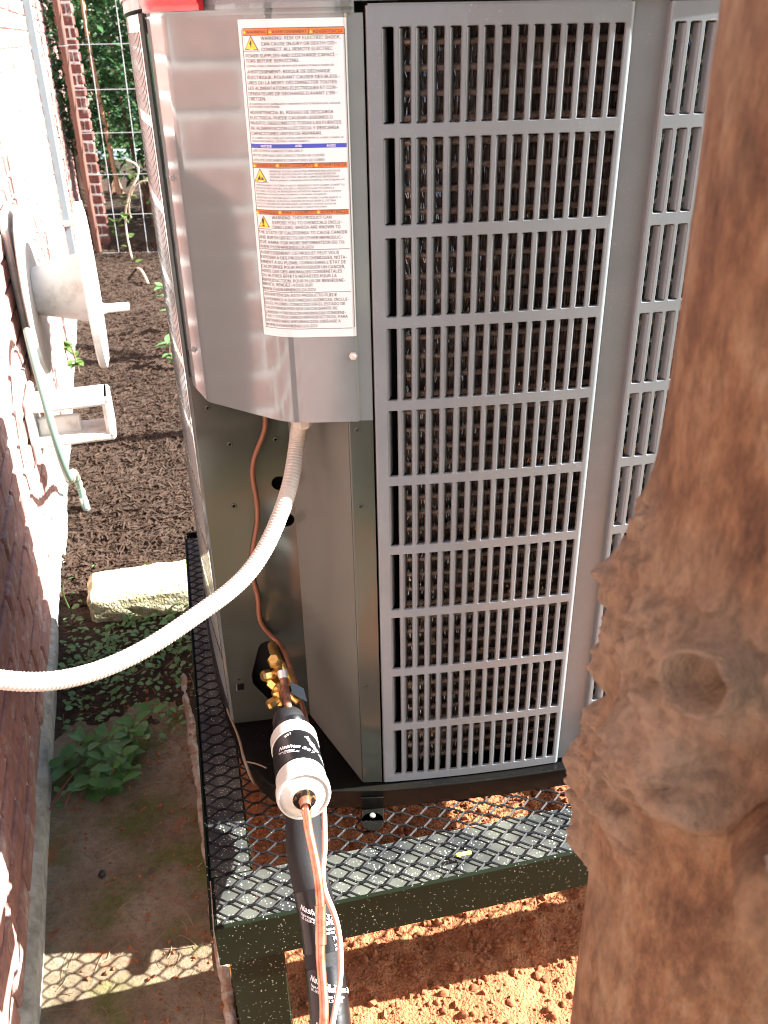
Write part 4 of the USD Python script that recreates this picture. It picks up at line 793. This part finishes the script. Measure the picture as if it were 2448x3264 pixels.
# hose guide tray under the reel
ge = at(245, 905, 2.22); gl = (ge - WA) @ WD; go = (ge - WA) @ WN; gz = ge[2]
def gp(a, o, z): return WA + WD * (gl + a) + WN * o + Z * (z - G)
gh = .058
gd = cat_([frame_box(gp(.0, .012, gz + gh - .022), WD, WN, Z, .11, go - .012, .022, .007), frame_box(gp(.0, .012, gz - gh), WD, WN, Z, .11, go - .012, .024, .007), frame_box(gp(.0, go - .022, gz - gh), WD, WN, Z, .11, .022, 2 * gh, .008),
           frame_box(gp(.035, .02, gz - gh + .02), WD, WN, Z, .012, go - .10, .05, .004), frame_box(gp(-.03, .003, gz - gh - .03), WD, WN, Z, .17, .016, 2 * gh + .05, .006)])
obj('hose_guide', gd, REELW, hr)
hs = thing('garden_hose', 'pale green hose end with a coiled spring guard hanging under the reel', 'hose')
ha, hb_, hc_ = on_plane(106, 900, WA + WN * .09, WN), on_plane(128, 975, WA + WN * .085, WN), on_plane(187, 1100, WA + WN * .07, WN)
hp = spline([on_plane(96, 846, WA + WN * .035, WN), on_plane(101, 880, WA + WN * .075, WN), hb_, on_plane(152, 1035, WA + WN * .08, WN), hc_], 60)
obj('hose', tube(hp, .0085, 14), HOSE, hs, smooth=True)
k0 = 34; th = np.linspace(0, 2 * np.pi * 12, 260); pp2 = np.array([np.interp(np.linspace(k0, 58, 260), np.arange(60), hp[:, i]) for i in range(3)]).T
tx = hp[58] - hp[k0]; tx /= np.linalg.norm(tx); uu = np.cross(tx, [0, 0, 1]); uu /= np.linalg.norm(uu); wv2 = np.cross(tx, uu)
obj('spring_guard', tube(pp2 + .0105 * (np.cos(th)[:, None] * uu + np.sin(th)[:, None] * wv2), .0016, 6), mat('spring', (.30, .27, .18), .4), hs, smooth=True)
obj('nozzle', tube(np.array([hp[57], hp[59] + tx * .012]), .0115, 14), STEEL, hs, smooth=40)

# ================================================================== fence
FY = 4.9
post = thing('fence_post', 'rusty red brown metal post at the house end of the fence', 'post')
pt_, pb_ = on_y(205 / PX, 150 / PX, FY), on_y(285 / PX, 640 / PX, FY)
obj('pole', tube(np.array([[pb_[0] + .006, FY, G - .1], [pb_[0], FY, -.9], [pt_[0], FY, 0], [pt_[0], FY, .9]]), .021, 10), WOODPOST, post, smooth=True)
obj('wire_clip', tube(np.array([[pt_[0] - .024, FY - .022, -.04], [pt_[0] + .03, FY - .022, -.04]]), .003, 6), WIRE, post)
fe = thing('wire_fence', 'galvanised welded wire fence in front of the green shrubs', 'fence')
fzs = [-.035 + .2385 * k for k in (3, 2, 1, 0, -1, -2, -3, -4, -5)]
xl = pt_[0] + .01
for z in fzs: obj('horizontal_wire', tube(np.array([[xl, FY, z], [2.4, FY, z + .006]]), .0023, 6), WIRE, fe)
for k in range(22):
    x = -1.672 + .188 * k; obj('vertical_wire', tube(np.array([[x - .02, FY - .005, -1.27], [x, FY - .005, 0], [x + .004, FY - .005, .72]]), .0023, 6), WIRE, fe)
st = thing('garden_stake', 'thin orange brown stake standing among the shrub leaves', 'stake')
s1q, s2q = on_y(178, 0, 5.9), on_y(196, 122, 5.9)
obj('cane', tube(np.array([s2q + [.05, 0, -.9], s2q, s1q, s1q + [-.06, 0, .6]]), .017, 8), mat('cane', (.38, .20, .11), .6), st, smooth=True)

# ================================================================== plants
def leaf(L, W, fold=.25, curl=.2, n=4):
    """ovate leaf along +x, stem at the origin"""
    t = np.linspace(0, 1, n + 1); w = W * np.sin(np.pi * np.clip(t * .92 + .04, 0, 1)) ** .8 * (1 - .25 * t); w[0] = W * .06; w[-1] = W * .03
    z = -curl * L * t ** 2; mid = np.stack([t * L, 0 * t, z], 1); lf_ = np.stack([t * L, w / 2, z + fold * w / 2], 1); rt = np.stack([t * L, -w / 2, z + fold * w / 2], 1)
    v = np.vstack([mid, lf_, rt]); m = n + 1; f = []
    for i in range(n):
        f += [[i, i + 1, m + i + 1], [i, m + i + 1, m + i], [i + 1, i, 2 * m + i], [i + 1, 2 * m + i, 2 * m + i + 1]]
    return v, np.array(f)
def place(v, o, az, pit, roll=0.):
    c, s = math.cos(roll), math.sin(roll); v = np.stack([v[:, 0], v[:, 1] * c - v[:, 2] * s, v[:, 1] * s + v[:, 2] * c], 1)
    c, s = math.cos(pit), math.sin(pit); v = np.stack([v[:, 0] * c - v[:, 2] * s, v[:, 1], v[:, 0] * s + v[:, 2] * c], 1)
    c, s = math.cos(az), math.sin(az); v = np.stack([v[:, 0] * c - v[:, 1] * s, v[:, 0] * s + v[:, 1] * c, v[:, 2]], 1); return v + o
pr_ = random.Random(5)
weed = thing('leafy_weed', 'bushy dark green weed with oval leaves growing on the slab', 'plant')
def weed_stem(base, top, L, sizes=(.020, .044)):
    mid = (base + top) / 2 + np.array([pr_.uniform(-.015, .015), pr_.uniform(-.015, .015), .01]); sp_ = spline([base, mid, top], 12)
    obj('stem', tube(sp_, np.linspace(.0022, .0013, 12), 6), STEM, weed, smooth=True)
    az = pr_.uniform(0, 3.14)
    for k in range(L):
        q = sp_[int(2 + 9.0 * k / max(1, L - 1))]; s = sizes[0] + (sizes[1] - sizes[0]) * (1 - .55 * k / L)
        for w_ in (0, math.pi):
            v, f = leaf(s * pr_.uniform(.8, 1.2), s * .62, pr_.uniform(.1, .35), pr_.uniform(.05, .35)); obj('leaf', (place(v, q, az + w_ + pr_.uniform(-.3, .3), pr_.uniform(-.1, .5) + .5 * (k / L), pr_.uniform(-.3, .3)), f), LEAF_MINT, weed, smooth=True)
        az += 1.57 + pr_.uniform(-.3, .3)
for (x, y, hgt, n_l) in ((265, 1630, .17, 6), (245, 1660, .13, 5), (290, 1560, .16, 6), (220, 1640, .12, 5), (200, 1690, .07, 4), (265, 1690, .09, 5), (180, 1600, .10, 5), (310, 1590, .12, 5), (150, 1640, .07, 4), (235, 1590, .15, 5), (285, 1660, .08, 4), (330, 1540, .09, 4)):
    b_ = on_z(x - 25, y + 45, G + .002); b_ = b_ + (np.array([-.56, .33, G]) - b_) * .35; t_ = at(x, y, np.linalg.norm(on_z(x, y, G + hgt * .6) - C) / np.linalg.norm(ray(x, y)))
    weed_stem(b_, t_, n_l)
for (x0, y0, x1, y1) in ((235, 1620, 110, 1740), (225, 1660, 95, 1765), (200, 1690, 140, 1740)):
    p0, p1 = on_z(x0, y0, G + .01), on_z(x1, y1, G + .006); sp_ = spline([p0, (p0 + p1) / 2 + [0, 0, .02], p1], 14); obj('runner', tube(sp_, .0015, 6), mat('runner_stem', (.20, .06, .07), .6) if not stage.GetPrimAtPath('/World/Looks/runner_stem') else UsdShade.Material.Get(stage, '/World/Looks/runner_stem'), weed)
    for k in (5, 8, 11, 13):
        v, f = leaf(.017, .012); obj('leaf', (place(v, sp_[k], pr_.uniform(0, 6.28), .4), f), LEAF_MINT, weed, smooth=True)
def scatter_leaves(n, sample, smin, smax, seed, hmax=.03, pit=(.0, .7)):
    g = random.Random(seed); vs, fs, k = [], [], 0
    for _ in range(n):
        o = sample(g); s = g.uniform(smin, smax); v, f = leaf(s, s * g.uniform(.6, .9), g.uniform(.1, .3), g.uniform(0, .3), 3)
        v = place(v, np.array(o) + [0, 0, g.uniform(.002, hmax)], g.uniform(0, 6.28), g.uniform(*pit), g.uniform(-.4, .4)); vs.append(v); fs.append(f + k); k += len(v)
    return trimesh.Trimesh(np.vstack(vs), np.vstack(fs), process=False)
def gz(x, y): return float(silt_z(np.array([x]), np.array([y]))[0])
def cover_sample(g):
    while True:
        x, y = g.uniform(-.98, -.42), g.uniform(.38, 1.02); t = (x - WA[0]) * WD[0] + (y - WA[1]) * WD[1]; o = (x - WA[0]) * WN[0] + (y - WA[1]) * WN[1]
        if o < .03 or o > .43: continue
        c = math.exp(-((t - .82 - .35 * (o - .2)) / .13) ** 2) + .3 * math.exp(-((t - .6) / .2) ** 2) * (o > .22) + .12 * math.exp(-((o - .02) / .05) ** 2)
        if g.random() < c * (.3 + 1.2 * float(fbm(np.array([[x * 22, y * 22, 0]]), 3, 4)[0]) ** 1.5): return x, y, max(G, gz(x, y))
obj('ground_cover', scatter_leaves(850, cover_sample, .007, .02, 8), LEAF_COVER, kind='stuff', label='low creeping green weeds on the soil before the pale block', cat='weeds', smooth=True)
# straw and twigs on the slab
def twig_set(n, sample, lmin, lmax, seed, r=.0009):
    g = random.Random(seed); ms_ = []
    for _ in range(n):
        o = np.array(sample(g)); a = g.uniform(0, 6.28); L = g.uniform(lmin, lmax); d = np.array([math.cos(a), math.sin(a), g.uniform(-.05, .12)]); b = np.array([-d[1], d[0], 0]) * g.uniform(-.14, .14) * L
        ms_.append(tube(spline([o - d * L / 2, o + b, o + d * L / 2], 6), g.uniform(.5, 1.3) * r, 4, False))
    return cat_(ms_)
def slab_sample(g):
    t = g.uniform(-.1, .95); o = g.uniform(.03, .33 - .0 * t); q = wpt(t, .0, o); return q[0], q[1], max(G + .002, gz(q[0], q[1]) + .002 if t > .35 else G + .002)
obj('dry_straw', twig_set(240, slab_sample, .008, .06, 4, .0006), STRAW, kind='stuff', label='scattered dry straw and twigs lying on the slab', cat='straw')
g_ = np.random.default_rng(31); tt = g_.uniform(-.12, 1.0, 3500); o_ = .03 + .34 * g_.random(3500) ** .6
pts_ = WA + tt[:, None] * WD + o_[:, None] * WN; vs_, fs_ = [], []; ico = trimesh.creation.icosahedron()
for k in range(3500):
    r = .0006 + .0036 * g_.random() ** 7; vs_.append(ico.vertices * g_.uniform(.6, 1.3, (12, 1)) * r + pts_[k] + [0, 0, r * .4 + (.0 if tt[k] < .4 else .004)]); fs_.append(ico.faces + 12 * k)
obj('slab_grit', trimesh.Trimesh(np.vstack(vs_), np.vstack(fs_), process=False), CLOD, kind='stuff', label='fine orange and brown grit strewn over the slab', cat='grit')
pb = on_z(220, 1888, G + .006); ico2 = trimesh.creation.icosphere(2); pv = np.array(ico2.vertices); pv = pv * (1 + .35 * (fbm(pv * 1.6 + 3, 3, 3) - .5))[:, None] * [.0062, .0075, .0065]
obj('black_stone', trimesh.Trimesh(pv + pb, ico2.faces, process=False), mat('dark_stone', (.012, .011, .013), .5), smooth=True, label='small black pebble lying alone on the slab', cat='stone')
gb = thing('grass_blade', 'single bright green grass blade beside the pale block', 'grass')
p0 = on_z(218, 1330 - 0, G + .01); p0 = on_z(232 / 1.0 * 0 + 155 + 0, 1352, G + .0)
bl = spline([p0, p0 + [.004, 0, .05], p0 + [-.002, .0, .10], p0 + [.004, .006, .125]], 10)
obj('blade', tube(bl, np.linspace(.003, .001, 10), 5), GRASS, gb, smooth=True)
# debris on the deck
yw = on_z(986, 1853, -.984); obj('yellow_scrap', frame_box(yw, U, V, Z, .022, .006, .003, .0012), mat('yellow_scrap', (.62, .58, .10), .4), label='small yellow plastic scrap lying on the black deck', cat='scrap')
tw = thing('dry_twig', 'thin bare brown twig lying along the left rim of the black base pan', 'twig')
tq = [on_z((550 + x / 3.687) / PX, (2300 + y / 3.687) / PX, z) for x, y, z in ((640, -150, -.948), (700, 0, -.947), (790, 230, -.947), (850, 470, -.948), (900, 600, -.962), (962, 725, -.982))]
obj('twig', tube(spline(tq, 24), np.linspace(.0016, .0026, 24), 6), mat('twig_bark', (.20, .15, .10), .8), tw, smooth=True)
obj('side_twig', tube(spline([tq[3], on_z((550 + 960 / 3.687) / PX, (2300 + 490 / 3.687) / PX, -.95), on_z((550 + 1100 / 3.687) / PX, (2300 + 545 / 3.687) / PX, -.95)], 12), .0012, 6), UsdShade.Material.Get(stage, '/World/Looks/twig_bark'), tw, smooth=True)
# vines and seedlings in the bed
for (x, y, seed_, h_) in ((355, 690, 2, .20), (172, 785, 3, .12), (345, 495, 4, .25), (195, 470, 6, .3), (260, 500, 7, .16), (375, 770, 9, .1), (180, 520, 12, .3)):
    b_ = on_z(x, y + 20, G + .01); sd = thing('bed_seedling', {2: 'green leafy seedling close against the unit back corner', 3: 'pale seedling at the foot of the reel in mulch', 4: 'yellow green seedling at the fence beside the unit', 6: 'green seedling behind the reel disc by the fence', 7: 'small green seedling under the middle of the fence', 9: 'tiny seedling in mulch beside the unit, below the leafy one', 12: 'taller green sprig between reel disc and wall'}[seed_], 'plant', group=None)
    q_ = random.Random(seed_); tp = b_ + [q_.uniform(-.03, .03), 0, h_]; sp_ = spline([b_, (b_ + tp) / 2 + [q_.uniform(-.03, .03), 0, 0], tp], 10)
    obj('stem', tube(sp_, .003, 5), STEM, sd); vs_, fs_, k_ = [], [], 0
    for k in range(16):
        s_ = q_.uniform(.04, .075); v, f = leaf(s_, s_ * .62); vs_.append(place(v, sp_[q_.randrange(2, 10)], q_.uniform(0, 6.28), q_.uniform(-.1, .8))); fs_.append(f + k_); k_ += len(v)
    obj('leaves', (np.vstack(vs_), np.vstack(fs_)), LEAF_YOUNG if seed_ in (3, 4, 7) else LEAF_COVER, sd, smooth=True)
vn = thing('bare_vine', 'pale bare vine with small yellow leaves leaning on the fence', 'plant')
vp = spline([on_z(320, 612, G + .02), on_z(300, 580, G + .05), on_y(282, 545, 4.75), on_y(272, 490, 4.8), on_y(288, 400, 4.8), on_y(300, 370, 4.82), on_y(272, 345, 4.82)], 40)
obj('vine_stem', tube(vp, .0065, 6), mat('vine', (.42, .35, .27), .8), vn, smooth=True)
vb_ = spline([on_y(283, 470, 4.8), on_y(285, 415, 4.78), on_y(300, 395, 4.78), on_y(340, 400, 4.78)], 16); obj('vine_stem', tube(vb_, .005, 6), UsdShade.Material.Get(stage, '/World/Looks/vine'), vn, smooth=True)
vs_, fs_, k_ = [], [], 0; q_ = random.Random(9)
for _ in range(34):
    base_ = vp[q_.randrange(12, 40)] if q_.random() < .6 else vb_[q_.randrange(16)]; s_ = q_.uniform(.04, .07); v, f = leaf(s_, s_ * .8); vs_.append(place(v, base_ + np.array([q_.uniform(-.03, .03), q_.uniform(-.03, .03), q_.uniform(-.03, .03)]), q_.uniform(0, 6.28), q_.uniform(-.5, .8))); fs_.append(f + k_); k_ += len(v)
obj('vine_leaves', (np.vstack(vs_), np.vstack(fs_)), LEAF_YOUNG, vn, smooth=True)
# shrubs behind the fence
def shrub(label, cx, cy, cz, rx, ry, rz, n, lo, hi, seed, trunk_x=None):
    sh = thing('shrub', label, 'shrub'); g = np.random.default_rng(seed); vs, fs, k = [], [], 0; q = random.Random(seed)
    d = g.normal(size=(n * 4, 3)); d /= np.linalg.norm(d, axis=1)[:, None]; pp = np.array([cx, cy, cz]) + d * (g.random(n * 4) ** .35)[:, None] * np.array([rx, ry, rz])
    pp = pp[(fbm(pp * 2.6, 3, seed) > .41) & (pp[:, 2] > G + .15)][:n]
    for p in pp:
        s = q.uniform(lo, hi); v, f = leaf(s, s * .5, .2, .2, 2); vs.append(place(v, p, q.uniform(0, 6.28), q.uniform(-.7, .5), q.uniform(-.7, .7))); fs.append(f + k); k += len(v)
    obj('crown', (np.vstack(vs), np.vstack(fs)), LEAF_BUSH, sh, smooth=True)
    for j in range(4):
        b = np.array([cx + q.uniform(-.15, .15), cy + q.uniform(-.1, .1), G - .05]); t = np.array([cx + q.uniform(-.5, .5) * rx, cy + q.uniform(-.4, .4) * ry, cz + q.uniform(0, .6) * rz])
        obj('branch', tube(spline([b, (b + t) / 2 + [q.uniform(-.1, .1), q.uniform(-.1, .1), 0], t], 10), np.linspace(.022, .006, 10), 6), STEM, sh, smooth=True)
shrub('large dark leafed shrub directly behind the wire fence', -1.75, 6.3, -.02, .95, .6, 1.0, 9000, .05, .095, 41)
shrub('shrub further right behind the fence, mostly hidden by the unit', -.2, 6.2, .1, 1.1, .7, 1.1, 3600, .05, .09, 42)
shrub('taller shrub far behind the fence at the back of the garden', -2.9, 12.5, .3, 3.2, .8, 1.9, 9000, .10, .18, 43)
shrub('low shrub at the foot of the brick pier beyond the fence', -2.35, 7.4, -.55, .35, .3, .6, 900, .05, .09, 44)
shrub('unseen dense shrub just behind the fence, added to shade the bare soil', -.35, 5.75, -.62, .75, .45, .62, 3600, .05, .09, 45)  # hidden shrub put in to shade the soil beyond the fence
shrub('small shrub further back beyond the fence, unseen behind the unit, added to shade the soil', -.3, 7.2, -.5, .9, .5, .75, 2600, .06, .1, 46)  # another hidden shrub, put in for more shade on that soil
shrub('unseen low shrub behind the fence closest to the unit, added to shade the soil', -.1, 5.3, -.6, .7, .3, .6, 2600, .05, .09, 47)  # also hidden, placed to lengthen the shade on the bed
shrub('unseen tall shrub right of the near tree, added to block sky light', 1.9, -2.0, .1, .8, .6, 1.6, 3000, .09, .15, 53)  # out of view, put in to cut sky light on trunk and panel
shrub('broad shrub behind the place the picture is taken from, left one', -.6, -3.6, .2, 1.6, .6, 1.5, 2600, .12, .2, 51)
shrub('broad shrub behind the place the picture is taken from, right one', 2.2, -3.0, .3, 1.6, .6, 1.6, 2600, .12, .2, 52)
for (tx_, ty_, tr_, lb_) in ((1.25, 2.14, .045, 'slender young tree trunk hidden behind the unit, nearer one'), (1.55, 3.05, .06, 'young tree trunk hidden behind the unit, farther one')):
    yt = thing('young_tree', lb_, 'tree'); sp_ = spline([[tx_, ty_, G - .1], [tx_ + .02, ty_, G + .7], [tx_ - .02, ty_ + .02, G + 1.6], [tx_ + .03, ty_, G + 2.6]], 24)
    obj('trunk', tube(sp_, np.linspace(tr_, tr_ * .55, 24), 10), GREYBARK, yt, smooth=True)
    for k_, a_ in enumerate((.4, 2.0, 3.6, 5.1)):
        b_ = sp_[14 + 2 * k_]; obj('limb', tube(spline([b_, b_ + [math.cos(a_) * .3, math.sin(a_) * .3, .3], b_ + [math.cos(a_) * .5, math.sin(a_) * .5, .75]], 10), np.linspace(tr_ * .4, .006, 10), 6), GREYBARK, yt, smooth=True)
gt = thing('grey_trunk', 'grey rough tree trunk standing between pier and shrub', 'tree')
g1, g2_ = on_y(172, 250, 6.9), on_y(190, 385, 6.9)
obj('trunk', tube(spline([g2_ + [.02, 0, -.35], g2_, g1, g1 + [-.1, .1, .8]], 20), np.linspace(.11, .075, 20), 12), GREYBARK, gt, smooth=True)
edg = thing('bed_edging', 'white edging board along the lawn behind the fence', 'edging')
w0_, w1_ = on_z(226, 346, G), on_z(338, 344, G)
obj('edging_board', frame_box(w0_ + [-.2, 0, 0], [1, 0, 0], [0, 1, 0], Z, (w1_ - w0_)[0] + 1.5, .05, .11, .01), BOARDW, edg)
def lawn_blades(n, seed):
    g = np.random.default_rng(seed); x = g.uniform(-5.5, 1, n); y = 10.15 + 7 * g.random(n) ** 1.5; hgt = g.uniform(.05, .13, n); a = g.uniform(0, 6.28, n); w = .008
    b = np.stack([x, y, np.full(n, G - .09)], 1); dx = np.stack([np.cos(a) * w, np.sin(a) * w, 0 * a], 1); t = b + np.stack([g.normal(0, .03, n), g.normal(0, .03, n), hgt + .09], 1)
    return trimesh.Trimesh(np.stack([b - dx, b + dx, t], 1).reshape(-1, 3), np.arange(3 * n).reshape(-1, 3), process=False)
obj('lawn_grass', lawn_blades(14000, 6), GRASS, kind='stuff', label='bright sunlit lawn grass beyond the bed edging', cat='grass')

# ================================================================== crape myrtle trunk in front
tree = thing('myrtle_tree', 'smooth orange brown tree trunk with knobbly burls, close at the right', 'tree')
TC = np.array([.2255, -.553]); TR = .1015
nz, nt = 520, 420
zz_ = np.linspace(-1.42, 1.5, nz); zz_ = np.concatenate([np.linspace(-1.42, -1.0, 40), np.linspace(-.995, .12, 620), np.linspace(.14, 1.6, 50)]); nz = len(zz_)
th_ = np.linspace(0, 2 * np.pi, nt, endpoint=False)
ZZ, TT = np.meshgrid(zz_, th_, indexing='ij')
def tdir(x, y):
    """angle and height where a sight line meets (or passes nearest) the trunk"""
    d = ray(x, y); o = C[:2] - TC; a = d[:2] @ d[:2]; b = o @ d[:2]; c = o @ o - TR ** 2; disc = b * b - a * c
    t = (-b - math.sqrt(max(disc, 0))) / a; p = C + t * d; return math.atan2(p[1] - TC[1], p[0] - TC[0]), p[2]
Rr = np.full_like(ZZ, TR) * (1 + .05 * np.clip((-.9 - ZZ) / .5, 0, 1) ** 2) + .004 * np.sin(TT * 3 + ZZ * 2.2) * .6
cyl = np.stack([np.cos(TT) * 1.0, np.sin(TT) * 1.0, ZZ * 8], -1)
Rr += .005 * (fbm(cyl * np.array([2.2, 2.2, .5]), 3, 5) - .5)
burl = np.zeros_like(ZZ)
def bump(x, y, sx_, sz_, hgt, power=2., mark=1.):
    global Rr, burl
    a, z = tdir(x, y); da = (TT - a + np.pi) % (2 * np.pi) - np.pi; e = np.exp(-(np.abs(da * TR / sx_) ** power + np.abs((ZZ - z) / sz_) ** power)); Rr = Rr + hgt * e; burl = np.maximum(burl, e * mark)
for b in ((1390, 1140, .024, .022, .010), (1350, 1235, .020, .017, .021), (1350, 1340, .026, .026, .014), (1318, 1445, .014, .014, .021), (1420, 1440, .045, .05, .010), (1315, 1560, .018, .016, .020), (1284, 1640, .020, .019, .022), (1296, 1720, .019, .023, .022), (1292, 1805, .016, .015, .019), (1330, 1690, .012, .03, .014),
          (1400, 1560, .02, .03, .014), (1440, 1690, .022, .020, .022), (1490, 1620, .02, .03, .017), (1530, 1720, .015, .016, .014), (1350, 1770, .016, .022, .013), (1410, 1350, .02, .02, .009), (1380, 1640, .012, .03, .012)): bump(*b)
a0, z0 = tdir(1540, 1440); da = (TT - a0 + np.pi) % (2 * np.pi) - np.pi; rr_ = np.sqrt((da * TR) ** 2 + ((ZZ - z0) * .92) ** 2)
Rr += .012 * np.exp(-((rr_ - .0135) / .0036) ** 2) - .014 * np.exp(-(rr_ / .009) ** 2) + .012 * np.exp(-(rr_ / .026) ** 2); burl = np.maximum(burl, .8 * np.exp(-(rr_ / .034) ** 4))
rr_k = rr_.copy()
a0, z0 = tdir(1318, 1452); da = (TT - a0 + np.pi) % (2 * np.pi) - np.pi; rr_ = np.sqrt((da * TR) ** 2 + (ZZ - z0) ** 2); Rr += -.010 * np.exp(-(rr_ / .007) ** 2)
bm_ = np.clip(burl, 0, 1) * (1 - .75 * np.exp(-(rr_k / .019) ** 4))
_rg = lambda q, sd: 1 - np.abs(2 * fbm(q, 3, sd) - 1)
Rr -= bm_ * .016 * np.clip(_rg(np.stack([np.cos(TT) * 4.5, np.sin(TT) * 4.5, ZZ * 36], -1), 33) - .80, 0, 1) * 5 * .55
Rr += bm_ * (.015 * (fbm(np.stack([np.cos(TT) * 5.5, np.sin(TT) * 5.5, ZZ * 55], -1), 4, 9) - .5) + .0075 * (fbm(np.stack([np.cos(TT) * 15, np.sin(TT) * 15, ZZ * 110], -1), 3, 19) - .5) + .0045 * (fbm(np.stack([np.cos(TT) * 34, np.sin(TT) * 34, ZZ * 260], -1), 2, 29) - .5))
Rr += .0012 * (fbm(np.stack([np.cos(TT) * 14, np.sin(TT) * 14, ZZ * 60], -1), 3, 15) - .5)
lean = np.clip(ZZ - .1, 0, 9)
_st = np.clip((ZZ + .55) / .4, 0, 1); _st = .0055 * _st * _st * (3 - 2 * _st)
tv = np.stack([TC[0] + _st + Rr * np.cos(TT) + .10 * lean ** 2, TC[1] + Rr * np.sin(TT), ZZ], -1).reshape(-1, 3)
i, j = np.meshgrid(np.arange(nz - 1), np.arange(nt), indexing='ij'); jn = (j + 1) % nt
tf = np.stack([i * nt + j, i * nt + jn, (i + 1) * nt + jn, (i + 1) * nt + j], -1).reshape(-1, 4)
tm = usdkit.mesh(stage, '/World/myrtle_tree/trunk', (tv, tf), BARK, True)
UsdGeom.PrimvarsAPI(tm).CreatePrimvar('burl', Sdf.ValueTypeNames.FloatArray, 'vertex').Set([float(x) for x in np.clip(burl * 1.2, 0, 1).ravel()])
# stub of a cut branch, lower right, nearer to the camera
so = at(1722, 2000, .365); sd_ = np.array([TC[0], TC[1], so[2] - .03]) - so; sl_n = np.linalg.norm(sd_)
stub = lathe(so - sd_ / sl_n * .004, sd_, [(0, 0), (-.002, .010), (.0, .018), (.005, .0235), (.015, .026), (.03, .027), (.055, .030), (.09, .04)], 40); sv = np.array(stub.vertices); sv = sv + np.array(stub.vertex_normals) * (.006 * (fbm(sv * 60, 4, 3) - .5))[:, None]
obj('branch_stub', trimesh.Trimesh(sv, stub.faces, process=False), BARK, tree, smooth=True, label='pale cut branch stub low on the trunk at the picture edge')
tpz = np.array([TC[0] + .10 * 1.5 ** 2, TC[1], 1.6]); q_ = random.Random(3); vs_, fs_, k_ = [], [], 0
for j in range(5):
    a = j * 1.257 + .4; e = tpz + np.array([math.cos(a) * .7, math.sin(a) * .7, q_.uniform(.35, .8)]); sp_ = spline([tpz - [.02, 0, .05], tpz + (e - tpz) * .5 + [0, 0, .1], e], 14)
    obj('limb', tube(sp_, np.linspace(.055, .014, 14), 10), BARK, tree, smooth=True)
    for _ in range(1500):
        b = sp_[q_.randrange(4, 14)] + np.array([q_.gauss(-.05, .30), q_.gauss(-.12, .30), q_.gauss(.0, .20)]); s_ = q_.uniform(.05, .085); v, f = leaf(s_, s_ * .5, n=2); vs_.append(place(v, b, q_.uniform(0, 6.28), q_.uniform(-.6, .6))); fs_.append(f + k_); k_ += len(v)
obj('crown', (np.vstack(vs_), np.vstack(fs_)), LEAF_BUSH, tree, smooth=True)
